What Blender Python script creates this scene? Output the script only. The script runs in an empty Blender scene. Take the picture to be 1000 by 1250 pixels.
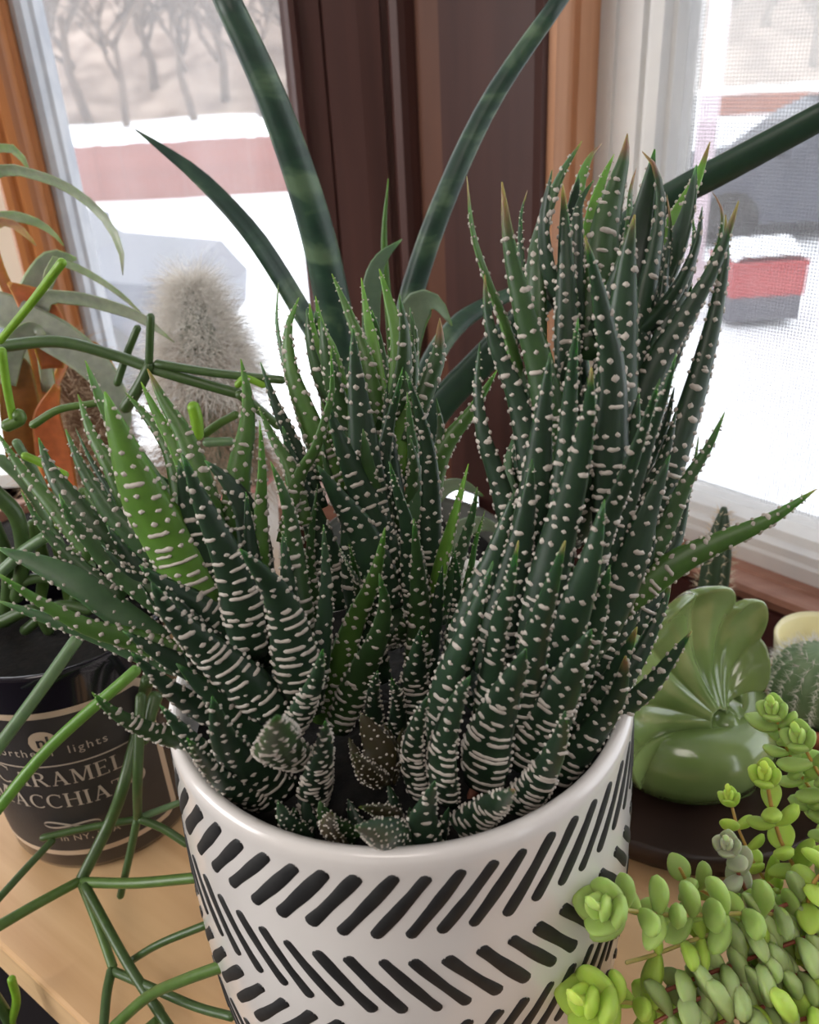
import bpy, math, random
from mathutils import Vector as V, Matrix
random.seed(7)
S = bpy.context.scene
COL = S.collection

# ------------------------------------------------------------------ camera
F, PITCH, ROLL, H = 1050.0, math.radians(28), math.radians(3.2), 0.335
CAM = V((0, 0, H))
FW = V((0, math.cos(PITCH), -math.sin(PITCH)))
R0 = V((1, 0, 0)); U0 = R0.cross(FW)
RT = R0*math.cos(ROLL) - U0*math.sin(ROLL)
UP = U0*math.cos(ROLL) + R0*math.sin(ROLL)
cd = bpy.data.cameras.new('camera'); cam = bpy.data.objects.new('camera', cd); COL.objects.link(cam)
cd.sensor_fit = 'HORIZONTAL'; cd.sensor_width = 36; cd.lens = 36*F/1000
cd.clip_start = .005; cd.clip_end = 400
cam.matrix_world = Matrix(((RT.x, UP.x, -FW.x, 0), (RT.y, UP.y, -FW.y, 0), (RT.z, UP.z, -FW.z, H), (0, 0, 0, 1)))
cd.dof.use_dof = True; cd.dof.focus_distance = .28; cd.dof.aperture_fstop = 24
S.camera = cam
S.view_settings.view_transform = 'Standard'; S.view_settings.look = 'None'
S.view_settings.gamma = 1; S.view_settings.exposure = 0.0; S.view_settings.use_curve_mapping = False

# ------------------------------------------------------------------ world + fill lights
W = bpy.data.worlds.new('World'); S.world = W; W.use_nodes = True
bg = W.node_tree.nodes['Background']
bg.inputs[0].default_value = (.93, .96, 1, 1); bg.inputs[1].default_value = 3.4

def area_light(name, loc, target, sx, sy, power, color):
    l = bpy.data.lights.new(name, 'AREA'); l.shape = 'RECTANGLE'; l.size = sx; l.size_y = sy; l.energy = power; l.color = color
    o = bpy.data.objects.new(name, l); COL.objects.link(o); o.location = loc
    o.rotation_euler = (V(target)-V(loc)).to_track_quat('-Z', 'Y').to_euler()
    return o
# two unseen fill lights added: overhead behind the camera, and at the side opening
area_light('overhead_fill', (-.2, -1.15, 1.62), (-.05, .1, .1), .9, .9, 14, (1, .90, .83))
area_light('side_fill', (-1.95, -.25, .65), (0, .3, .1), 1.2, 1.0, 22, (1, .96, .92))

# ------------------------------------------------------------------ helpers
def ray(x, y): return FW + RT*((x-500)/F) - UP*((y-625)/F)
def onY(x, y, Y):
    d = ray(x, y); return CAM + d*(Y/d.y)
def onZ(x, y, z):
    d = ray(x, y); return CAM + d*((z-H)/d.z)
def depth(p): return (p-CAM).dot(FW)
def pxm(p): return depth(p)/F            # metres per pixel at p

def jit(c, k): return tuple(v*k for v in c)
def lin(c): return tuple((v/12.92 if v <= .04045 else ((v+.055)/1.055)**2.4) for v in (x/255 for x in c))
MATS = {}
def nodes(name):
    m = bpy.data.materials.new(name); m.use_nodes = True
    nt = m.node_tree; b = nt.nodes['Principled BSDF']
    return m, nt, b
def N(nt, kind, **kw):
    n = nt.nodes.new(kind)
    for k, v in kw.items():
        if k.startswith('i_'): n.inputs[k[2:].replace('_', ' ')].default_value = v
        else: setattr(n, k, v)
    return n
def ramp(nt, fac, stops):
    r = nt.nodes.new('ShaderNodeValToRGB'); nt.links.new(fac, r.inputs[0])
    el = r.color_ramp.elements
    while len(el) < len(stops): el.new(.5)
    for e, (p, c) in zip(el, stops): e.position = p; e.color = (*c, 1)
    return r.outputs[0]
def coords(nt, scale, space='Object'):
    t = N(nt, 'ShaderNodeTexCoord'); m = N(nt, 'ShaderNodeMapping'); m.inputs['Scale'].default_value = scale
    nt.links.new(t.outputs[space], m.inputs['Vector']); return m.outputs[0]
def bump(nt, b, h, strength=.2, dist=.001):
    n = N(nt, 'ShaderNodeBump'); n.inputs['Strength'].default_value = strength; n.inputs['Distance'].default_value = dist
    nt.links.new(h, n.inputs['Height']); nt.links.new(n.outputs[0], b.inputs['Normal'])
def mat(name, c1, c2=None, scale=40, rough=.5, sub=0, subr=(.5, 1, .2), subs=.004, stretch=(1, 1, 1), bmp=0, coat=0, detail=3, spec=.5, trans=0, lo=.35, hi=.65):
    if name in MATS: return MATS[name]
    m, nt, b = nodes(name)
    b.inputs['Roughness'].default_value = rough
    b.inputs['Specular IOR Level'].default_value = spec
    if c2 is None: b.inputs['Base Color'].default_value = (*c1, 1)
    if c2 is not None or bmp:
        no = N(nt, 'ShaderNodeTexNoise'); no.inputs['Scale'].default_value = scale; no.inputs['Detail'].default_value = detail
        nt.links.new(coords(nt, stretch), no.inputs['Vector'])
        if c2 is not None: nt.links.new(ramp(nt, no.outputs[0], [(lo, c1), (hi, c2)]), b.inputs['Base Color'])
        if bmp: bump(nt, b, no.outputs[0], bmp)
    if sub:
        b.inputs['Subsurface Weight'].default_value = sub; b.inputs['Subsurface Radius'].default_value = subr; b.inputs['Subsurface Scale'].default_value = subs
    if coat: b.inputs['Coat Weight'].default_value = coat; b.inputs['Coat Roughness'].default_value = .08
    MATS[name] = m; return m

class MB:
    def __init__(s): s.v = []; s.f = []
    def add(s, vs, fs):
        o = len(s.v); s.v += [V(p) for p in vs]; s.f += [tuple(i+o for i in f) for f in fs]; return s
    def box(s, a, b, M=None):
        x0, y0, z0 = a; x1, y1, z1 = b
        vs = [V(p) for p in ((x0,y0,z0),(x1,y0,z0),(x1,y1,z0),(x0,y1,z0),(x0,y0,z1),(x1,y0,z1),(x1,y1,z1),(x0,y1,z1))]
        if M: vs = [M @ p for p in vs]
        return s.add(vs, [(0,3,2,1),(4,5,6,7),(0,1,5,4),(1,2,6,5),(2,3,7,6),(3,0,4,7)])
    def loft(s, rings, closed=True, cap=True):
        n = len(rings[0]); vs = [p for r in rings for p in r]; fs = []
        for i in range(len(rings)-1):
            for j in range(n if closed else n-1):
                k = (j+1) % n; fs.append((i*n+j, i*n+k, (i+1)*n+k, (i+1)*n+j))
        if cap and closed: fs += [tuple(range(n))[::-1], tuple(range((len(rings)-1)*n, len(rings)*n))]
        return s.add(vs, fs)
    def tube(s, path, rad, n=8, round_end=True):
        path = [V(p) for p in path]; m = len(path)
        rads = [rad(i/(m-1)) if callable(rad) else rad for i in range(m)]
        T = [(path[min(i+1, m-1)]-path[max(i-1, 0)]).normalized() for i in range(m)]
        a = T[0].orthogonal().normalized(); rings = []
        for i in range(m):
            a = (a - T[i]*a.dot(T[i])).normalized(); b = T[i].cross(a)
            def ring(c, r): return [c + (a*math.cos(2*math.pi*k/n)+b*math.sin(2*math.pi*k/n))*r for k in range(n)]
            if i == 0 and round_end:
                rings += [ring(path[0]-T[0]*rads[0]*.7, rads[0]*.45), ring(path[0]-T[0]*rads[0]*.35, rads[0]*.82)]
            rings.append(ring(path[i], rads[i]))
            if i == m-1 and round_end:
                rings += [ring(path[i]+T[i]*rads[i]*.35, rads[i]*.82), ring(path[i]+T[i]*rads[i]*.7, rads[i]*.45)]
        return s.loft(rings)
    def lathe(s, prof, c, n=48, f=None):
        rings = []
        for r, z in prof:
            rings.append([V((c[0]+r*math.cos(2*math.pi*k/n), c[1]+r*math.sin(2*math.pi*k/n), c[2]+z)) for k in range(n)])
        return s.loft(rings)

def empty(name, loc, label, cat, group=None):
    o = bpy.data.objects.new(name, None); COL.objects.link(o); o.location = loc; o.empty_display_size = .01
    o['label'] = label; o['category'] = cat
    if group: o['group'] = group
    o['_base'] = list(loc)
    return o
def base(o):
    while o.parent: o = o.parent
    return V(o.location)
def obj(name, mb, m, parent=None, smooth=True, kind=None, label=None, cat=None, group=None, color=None, origin=None):
    me = bpy.data.meshes.new(name)
    off = base(parent) if parent else (V(origin) if origin is not None else V((0, 0, 0)))
    me.from_pydata([tuple(p-off) for p in mb.v], [], mb.f); me.update()
    if smooth: me.polygons.foreach_set('use_smooth', [True]*len(me.polygons))
    me.materials.append(m)
    o = bpy.data.objects.new(name, me); COL.objects.link(o)
    if parent: o.parent = parent
    else: o.location = off
    if kind: o['kind'] = kind
    if label: o['label'] = label
    if cat: o['category'] = cat
    if group: o['group'] = group
    if color: o.color = (*color, 1)
    return o
def struct(name, mb, m, smooth=False, parent=None): return obj(name, mb, m, parent, smooth, None if parent else 'structure')

def catmull(P, n):
    P = [V(p) for p in P]
    if len(P) == 2: return [P[0].lerp(P[1], i/(n-1)) for i in range(n)]
    Q = [P[0]*2-P[1]] + P + [P[-1]*2-P[-2]]
    L = [0]
    for i in range(len(P)-1): L.append(L[-1]+(P[i+1]-P[i]).length)
    out = []
    for i in range(n):
        s = L[-1]*i/(n-1); k = 0
        while k < len(P)-2 and s > L[k+1]: k += 1
        t = (s-L[k])/max(L[k+1]-L[k], 1e-9)
        p0, p1, p2, p3 = Q[k], Q[k+1], Q[k+2], Q[k+3]
        out.append(.5*((2*p1)+(-p0+p2)*t+(2*p0-5*p1+4*p2-p3)*t*t+(-p0+3*p1-3*p2+p3)*t**3))
    return out

# ------------------------------------------------------------------ materials
def wood(name, c1, c2, axis, scale=14, rough=.45, spec=.4):
    m, nt, b = nodes(name); st = [1, 1, 1]; st[axis] = .06
    no = N(nt, 'ShaderNodeTexNoise'); no.inputs['Scale'].default_value = scale; no.inputs['Detail'].default_value = 6; no.inputs['Distortion'].default_value = .6
    nt.links.new(coords(nt, st), no.inputs['Vector'])
    nt.links.new(ramp(nt, no.outputs[0], [(.3, c1), (.7, c2)]), b.inputs['Base Color'])
    b.inputs['Roughness'].default_value = rough; b.inputs['Specular IOR Level'].default_value = spec
    bump(nt, b, no.outputs[0], .08); return m
M_post = wood('dark_stained_wood', (.046, .019, .016), (.082, .034, .028), 2, 30, .45, .3)
M_orange = wood('warm_oak_wood', (.30, .105, .030), (.46, .18, .055), 2, 40, .4)
M_stool = wood('reddish_sill_wood', (.25, .115, .075), (.40, .20, .14), 0, 40, .35)
M_apron = wood('dark_red_wood', (.05, .014, .012), (.085, .026, .022), 0, 20, .5)
M_pine = wood('pine_board_wood', (.56, .31, .145), (.86, .59, .32), 0, 30, .42)
M_vinyl = mat('white_vinyl', (.70, .70, .70), (.78, .77, .75), 20, .4)
M_vinyl_grey = mat('grey_vinyl', (.42, .45, .50), (.55, .57, .60), 30, .5)
M_cream = mat('cream_vinyl', (.78, .70, .58), (.82, .75, .64), 8, .5)
M_wallpaint = mat('wall_paint', (.62, .56, .50), (.66, .60, .54), 5, .8)
M_floor = wood('floor_wood', (.012, .011, .014), (.022, .019, .022), 1, 8, .5)
M_soil = mat('potting_soil_dark', (.003, .003, .003), (.011, .009, .007), 260, .95, bmp=1)
M_snow = mat('snow', (.86, .88, .92), (.90, .92, .95), .6, .7)

def leaf_mat(name, sub=.35, rough=.42, spec=.45, speck=.35):
    """green whose hue comes from the object's colour; 'tip' attribute turns the dried leaf end brown"""
    m, nt, b = nodes(name)
    oi = N(nt, 'ShaderNodeObjectInfo'); at = N(nt, 'ShaderNodeAttribute', attribute_name='tip')
    no = N(nt, 'ShaderNodeTexNoise'); no.inputs['Scale'].default_value = 220; no.inputs['Detail'].default_value = 4
    nt.links.new(coords(nt, (1, 1, 1)), no.inputs['Vector'])
    mu = N(nt, 'ShaderNodeMix', data_type='RGBA', blend_type='MULTIPLY'); mu.inputs[0].default_value = speck
    nt.links.new(oi.outputs['Color'], mu.inputs[6])
    nt.links.new(ramp(nt, no.outputs[0], [(.3, (.45, .5, .45)), (.7, (1.25, 1.2, 1.1))]), mu.inputs[7])
    mb_ = N(nt, 'ShaderNodeMix', data_type='RGBA')
    nt.links.new(at.outputs['Fac'], mb_.inputs[0]); nt.links.new(mu.outputs[2], mb_.inputs[6]); mb_.inputs[7].default_value = (.22, .095, .06, 1)
    nt.links.new(mb_.outputs[2], b.inputs['Base Color'])
    b.inputs['Roughness'].default_value = rough; b.inputs['Specular IOR Level'].default_value = spec
    if sub:
        b.inputs['Subsurface Weight'].default_value = sub; b.inputs['Subsurface Radius'].default_value = (.5, 1, .15); b.inputs['Subsurface Scale'].default_value = .004
    bump(nt, b, no.outputs[0], .12); return m
M_haw = leaf_mat('haworthia_leaf')
M_tub = mat('white_tubercle', (.42, .37, .32), (.55, .50, .44), 300, .5, sub=.0)

# ================================================================== THE SETTING
YW = .80
PC = onY(545, 200, YW); CX = PC.x
AZ = math.radians(42)
DR = V((math.sin(AZ), -math.cos(AZ), 0)); NR = V((math.cos(AZ), math.sin(AZ), 0))
def RW(s, o, z): return V((CX, YW, 0)) + DR*s + NR*o + V((0, 0, z))
MR = Matrix.Translation(V((CX, YW, 0))) @ Matrix(((DR.x, NR.x, 0, 0), (DR.y, NR.y, 0, 0), (0, 0, 1, 0), (0, 0, 0, 1)))
ZF, ZC, ZT, ZS = -.78, 1.75, 1.45, -.05

def extrude_profile(mb, prof, z0, z1, M=None):
    a = [V((x, y, z0)) for x, y in prof]; b = [V((x, y, z1)) for x, y in prof]
    if M: a = [M @ p for p in a]; b = [M @ p for p in b]
    return mb.loft([a, b])

fl = MB(); fl.box((-3, -3, ZF-.1), (3, 1.4, ZF)); struct('floor', fl, M_floor)
ce = MB(); ce.box((-3, -3, ZC), (3, 1.4, ZC+.1)); struct('ceiling', ce, mat('ceiling_white', (.8, .78, .75)))
w = MB(); w.box((-3, YW, ZF), (CX-.02, YW+.12, ZS)); w.box((-3, YW, ZT), (CX-.02, YW+.12, ZC)); w.box((-3, YW, ZS), (-.95, YW+.12, ZT)); struct('wall_left', w, M_apron)
w = MB(); w.box((.03, .022, ZF), (4.2, .12, ZS-.0225), MR); w.box((.03, 0, ZT), (4.2, .12, ZC), MR); w.box((1.3, 0, ZS-.02), (4.2, .12, ZT), MR); struct('wall_right', w, M_apron)
w = MB(); w.box((-3, -3, ZF), (3, -2.9, ZC)); struct('wall_back', w, M_wallpaint)
# side wall with an unseen opening added to let sky light in
w = MB(); w.box((-2.1, -3, ZF), (-2, YW, .1)); w.box((-2.1, -3, 1.2), (-2, YW, ZC)); w.box((-2.1, -3, .1), (-2, -.95, 1.2)); w.box((-2.1, .4, .1), (-2, YW, 1.2)); struct('wall_side', w, M_wallpaint)

# corner casing boards with mouldings
t = MB(); extrude_profile(t, [(-.078,.86),(-.078,.796),(-.074,.790),(-.069,.790),(-.066,.796),(-.050,.796),(-.049,.799),(-.047,.796),(-.020,.792),(-.002,.792),(-.001,.797),(.004,.797),(.006,.790),(.012,.787),(.018,.790),(.026,.796),(.026,.86)], ZS, ZT)
struct('trim_1', t, M_post)
t = MB(); extrude_profile(t, [(.0262,.795),(.045,.776),(.060,.776),(.10,.86),(.0262,.86)], ZS, ZT)
struct('trim_2', t, wood('lit_post_wood', (.085, .034, .021), (.14, .058, .034), 2, 30, .45, .3))  # post wood made lighter; light caught by the angled face is in the colour
t = MB(); extrude_profile(t, [(.0135,-.017),(.016,-.021),(.113,-.021),(.118,-.018),(.1185,.004),(.0135,.03)], ZS, ZT, MR)
struct('trim_3', t, M_post)
# warm jamb of the right window (oak lightened, daylight on its reveal painted in)
t = MB(); extrude_profile(t, [(.1187,-.012),(.124,-.010),(.1245,.004),(.1215,.006),(.1215,.014),(.1255,.016),(.1255,.030),(.1225,.032),(.1225,.044),(.1187,.044)], ZS, ZT, MR)
struct('trim_4', t, wood('window_lit_oak', (.42, .19, .09), (.62, .32, .18), 2, 40, .4))

def glass_mat(name, haze, scale, stretch):
    m = bpy.data.materials.new(name); m.use_nodes = True; nt = m.node_tree; nt.nodes.clear()
    out = N(nt, 'ShaderNodeOutputMaterial'); tr = N(nt, 'ShaderNodeBsdfTransparent'); tr.inputs[0].default_value = (.95, .95, .95, 1)
    tl = N(nt, 'ShaderNodeBsdfTranslucent'); tl.inputs[0].default_value = (.95, .93, .93, 1)
    gl = N(nt, 'ShaderNodeBsdfGlossy'); gl.inputs['Roughness'].default_value = .03
    no = N(nt, 'ShaderNodeTexNoise'); no.inputs['Scale'].default_value = scale; no.inputs['Detail'].default_value = 5
    nt.links.new(coords(nt, stretch), no.inputs['Vector'])
    mr = N(nt, 'ShaderNodeMapRange'); mr.inputs[1].default_value = .35; mr.inputs[2].default_value = .75; mr.inputs[3].default_value = haze*.7; mr.inputs[4].default_value = haze*1.6
    nt.links.new(no.outputs[0], mr.inputs[0])
    a = N(nt, 'ShaderNodeMixShader'); nt.links.new(mr.outputs[0], a.inputs[0]); nt.links.new(tr.outputs[0], a.inputs[1]); nt.links.new(tl.outputs[0], a.inputs[2])
    b = N(nt, 'ShaderNodeMixShader'); b.inputs[0].default_value = .04; nt.links.new(a.outputs[0], b.inputs[1]); nt.links.new(gl.outputs[0], b.inputs[2])
    nt.links.new(b.outputs[0], out.inputs[0]); return m
M_glass = glass_mat('streaked_window_glass', .09, 9, (1.0, 1, .22))
M_glass2 = glass_mat('clear_window_glass', .05, 6, (1, 1, .5))

# left window: sash frame, mullion, panes
win1 = MB(); win1.box((-.95, YW+.03, ZS), (-.0785, YW+.09, -.035)); win1.box((-.95, YW+.03, 1.35), (-.0785, YW+.09, ZT))
win1.box((-.95, YW+.03, -.035), (-.9, YW+.09, 1.35))
win1 = struct('window_1', win1, M_vinyl)
p = MB(); p.box((-.2995, YW+.055, -.0348), (-.079, YW+.058, 1.3498)); obj('pane', p, M_glass, win1, False)
p = MB(); p.box((-.8998, YW+.055, -.0348), (-.3755, YW+.058, 1.3498)); obj('pane', p, M_glass2, win1, False)
p = MB(); p.box((-.375, YW+.02, -.034), (-.336, YW+.08, 1.349)); obj('sash_stile', p, M_cream, win1, False)
mull = MB(); extrude_profile(mull, [(-.3355,.85),(-.3355,.792),(-.331,.786),(-.325,.786),(-.322,.790),(-.319,.790),(-.316,.786),(-.309,.786),(-.305,.790),(-.3045,.806),(-.301,.808),(-.301,.85)], ZS, ZT)
struct('trim_5', mull, M_orange)
vs_ = MB(); extrude_profile(vs_, [(-.3008,.853),(-.3008,.815),(-.296,.812),(-.291,.815),(-.289,.825),(-.286,.828),(-.286,.853)], -.034, 1.349)
obj('sash_stile', vs_, M_vinyl_grey, win1, False)
# a thin dark outer bead beside the post
ss = MB(); extrude_profile(ss, [(-.085,.853),(-.085,.83),(-.0787,.825),(-.0787,.853)], -.034, 1.349)
obj('glazing_bead', ss, M_post, win1, False)
t = MB(); t.box((-.95, YW-.05, ZS-.022), (.02, YW+.03, ZS)); struct('trim_6', t, M_stool)

# right window: stepped white frame, glass, insect screen
win2 = MB(); extrude_profile(win2, [(.119,.045),(.135,.046),(.136,.0485),(.138,.0485),(.139,.047),(.157,.048),(.159,.053),(.162,.053),(.163,.051),(.171,.053),(.173,.062),(.176,.064),(.177,.075),(.177,.10),(.119,.10)], -.0545, ZT, MR)
win2 = struct('window_2', win2, M_vinyl)
b = MB()
prof = [(.045, -.0545), (.045, -.042), (.048, -.040), (.049, -.033), (.057, -.031), (.061, -.025), (.072, -.024), (.10, -.023), (.10, -.0545)]
b.loft([[MR @ V((s, o, z)) for o, z in prof] for s in (.1772, 1.3)])
obj('bottom_rail', b, M_vinyl, win2, False)
b = MB(); b.box((.1772, .05, 1.36), (1.3, .1, ZT), MR); obj('top_rail', b, M_vinyl, win2, False)
b = MB(); b.box((.1774, .078, -.0228), (1.3, .081, 1.359), MR); obj('pane', b, M_glass2, win2, False)
sc = MB()
pitch = .0026; hw = .00030
for i in range(int(.36/pitch)):
    s = .1778 + i*pitch; sc.box((s-hw, .0930, -.0225), (s+hw, .0932, .56), MR)
for j in range(int(.582/pitch)):
    z = -.0222 + j*pitch; sc.box((.1774, .0931, z-hw), (.56, .0933, z+hw), MR)
obj('insect_screen', sc, mat('screen_wire', (.10, .10, .12), rough=.5), win2, False, kind='stuff')
t = MB(); sp = [(.012,-.064),(.010,-.060),(.012,-.0555),(.016,-.0545),(.028,-.0545),(.030,-.0565),(.033,-.0565),(.035,-.0545),(.0448,-.0545),(.0448,-.072),(.020,-.072),(.014,-.069)]
t.loft([[MR @ V((s, o, z)) for o, z in sp] for s in (.02, 1.3)]); struct('trim_7', t, M_stool)
t = MB(); sp = [(.0145, -.105), (.0125, -.0725), (.0218, -.0725), (.0218, -.105)]
t.loft([[MR @ V((s, o, z)) for o, z in sp] for s in (.02, 1.3)]); struct('trim_8', t, M_apron)

# ================================================================== PLANT BENCH
E0 = V((-.151, .218, 0)); ED = V((.79, -.613, 0)).normalized(); EN = V((.613, .79, 0)).normalized()
MBn = Matrix.Translation(E0) @ Matrix(((ED.x, EN.x, 0, 0), (ED.y, EN.y, 0, 0), (0, 0, 1, 0), (0, 0, 0, 1)))
bench = empty('plant_bench', E0+V((0, 0, ZF)), 'low pine bench under the windows carrying all the potted plants', 'bench')
def local_obj(name, mb, m, parent, M, smooth=False, bevel=0):
    me = bpy.data.meshes.new(name); me.from_pydata([tuple(p) for p in mb.v], [], mb.f); me.materials.append(m)
    if smooth: me.polygons.foreach_set('use_smooth', [True]*len(me.polygons))
    o = bpy.data.objects.new(name, me); COL.objects.link(o); o.parent = parent
    o.matrix_local = Matrix.Translation(-base(parent)) @ M
    if bevel:
        bv = o.modifiers.new('bevel', 'BEVEL'); bv.width = bevel; bv.segments = 2
    return o
AL0, AL1, BW = -.50, .34, .362
for i in range(2):
    b = MB(); b.box((AL0 if i == 0 else -.15, i*.252, -.026), (AL1, .25 if i == 0 else BW, 0)); local_obj('plank', b, M_pine, bench, MBn, bevel=.0018)
for x, y in ((AL0+.05, .04), (AL0+.05, .20), (AL1-.05, .04), (AL1-.05, BW-.04), (-.10, BW-.04)):
    if True:
        b = MB(); b.box((x-.02, y-.02, ZF), (x+.02, y+.02, -.0262)); local_obj('leg', b, M_pine, bench, MBn, bevel=.002)
b = MB(); b.box((.168, BW+.002, -.026), (AL1, .40, 0)); local_obj('plank', b, M_pine, bench, MBn, bevel=.0018)
b = MB(); b.box((AL0+.07, .03, -.08), (AL1-.07, .05, -.0265)); local_obj('apron', b, M_pine, bench, MBn)
b = MB(); b.box((-.08, BW-.05, -.08), (AL1-.07, BW-.03, -.0265)); local_obj('apron', b, M_pine, bench, MBn)

# ================================================================== WHITE PLANTER
PX, PY, PR, PZ = -.00616, .2248, .0750, .1544
M_glaze = mat('white_glaze', (.74, .70, .67), (.80, .765, .735), 18, .22, coat=.4, bmp=.03)
M_black = mat('matte_black_glaze', (.010, .010, .011), (.02, .02, .02), 150, .6)
planter = empty('planter', (PX, PY, 0), 'large white ceramic planter with black painted herringbone strokes', 'planter')
def prad(z):
    t = z/PZ
    return .0735 + .0035*math.sin(math.pi*min(max((t-.02)/.98, 0), 1)**.9) + .0012*t if t > .05 else .0735-.004*(1-t/.05)**2
prof = [(.03, .0), (.066, 0), (.0705, .001)]
prof += [(prad(z), z) for z in [PZ*k/24 for k in range(1, 24)]]
prof += [(.0750, PZ-.0025), (.0749, PZ), (.0741, PZ+.0022), (.0725, PZ+.0030), (.0708, PZ+.0024), (.0698, PZ+.0004), (.0694, PZ-.004), (.0692, .12), (.069, .02), (.02, .018)]
mbp = MB(); mbp.lathe(prof, (PX, PY, 0), 96); obj('body', mbp, M_glaze, planter)
def stroke(th0, z0, th1, z1, wid):
    """a brush stroke lying on the planter wall, from (th0,z0) to (th1,z1); th in degrees from the camera side"""
    mb = MB(); n = 16
    dz = z1-z0; da = math.radians(th1-th0)*.0765; L = math.hypot(dz, da); ux, uz = da/L, dz/L
    rows = []
    ph = random.random()*6; j = random.uniform(.9, 1.1)
    for i in range(n+1):
        t = .5-.5*math.cos(math.pi*i/n); e = min(t, 1-t)*L
        hwid = wid*j*.5*min(1, math.sqrt(max(0, 1-(1-min(1, e/(wid*.36)))**2))*.85+.16)*(1+.09*math.sin(ph+t*7))
        row = []
        for k, (q, hh) in enumerate(((-1, -.0002), (-.8, .00022), (0, .0003), (.8, .00022), (1, -.0002))):
            a = t*da*1.0 - q*hwid*uz; zz = z0 + t*dz + q*hwid*ux
            th = math.radians(th0)+a/.0765; r = prad(zz)+hh
            row.append(V((PX+r*math.sin(th), PY-r*math.cos(th), zz)))
        rows.append(row)
    mb.loft(rows, closed=False); return mb
STEP = 360/53
for k in range(53):
    a = k*STEP
    jt = lambda s: random.uniform(-s, s)
    obj('stroke', stroke(4.6+a+jt(.4), .1503+jt(.0006), -7.4+a+jt(.4), .1288+jt(.0006), .0044), M_black, planter)
    obj('stroke', stroke(.2+a+jt(.4), .1194+jt(.0006), 11.7+a+jt(.4), .0980+jt(.0006), .0042), M_black, planter)
    obj('stroke', stroke(-2.1+a+jt(.4), .0905, -14.1+a+jt(.4), .0690, .0043), M_black, planter)
    obj('stroke', stroke(.2+a, .0596, 11.7+a, .0382, .0042), M_black, planter)
# soil
so = MB(); rings = []
random.seed(3)
for i in range(15):
    r = .0688*(1-i/14)+.0006
    rings.append([V((PX+r*math.cos(2*math.pi*k/60), PY+r*math.sin(2*math.pi*k/60), .1375+random.uniform(-.0018, .0018)*(1 if i else 0)+.004*(1-r/.0688))) for k in range(60)])
so.loft(rings, cap=False)
obj('potting_soil', so, M_soil, None, True, 'stuff', 'dark soil filling the white planter around the haworthias', 'soil', origin=(PX, PY, .137))

# ================================================================== HAWORTHIA
def leaf_frames(path, axis, face, twist):
    n = len(path); fr = []
    mid = path[n//2]
    tm = (path[-1]-path[0]).normalized()
    view = (CAM-mid).normalized()
    outw = (mid-axis); outw.z = 0; outw = outw.normalized() if outw.length > 1e-5 else V((0, -1, 0))
    if face == 1: o = view*.75 + outw*.45
    elif face == 0: o = -view*.8 + outw*.35
    else: o = outw
    o = o - tm*o.dot(tm)
    o = o.normalized() if o.length > .05 else tm.orthogonal().normalized()
    o = Matrix.Rotation(math.radians(twist), 3, tm) @ o
    for i in range(n):
        T = (path[min(i+1, n-1)]-path[max(i-1, 0)]).normalized()
        o2 = (o-T*o.dot(T)).normalized(); s = T.cross(o2)
        fr.append((path[i], T, o2, s))
    return fr
def haw_width(t, a0=.85, pk=.25, pw=.72):
    if t < pk: return a0+(1-a0)*math.sin(t/pk*math.pi/2)
    u = (t-pk)/(1-pk); return max(.035, max(0, 1-u)**pw)
HAB, HAD = .62, .22
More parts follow.
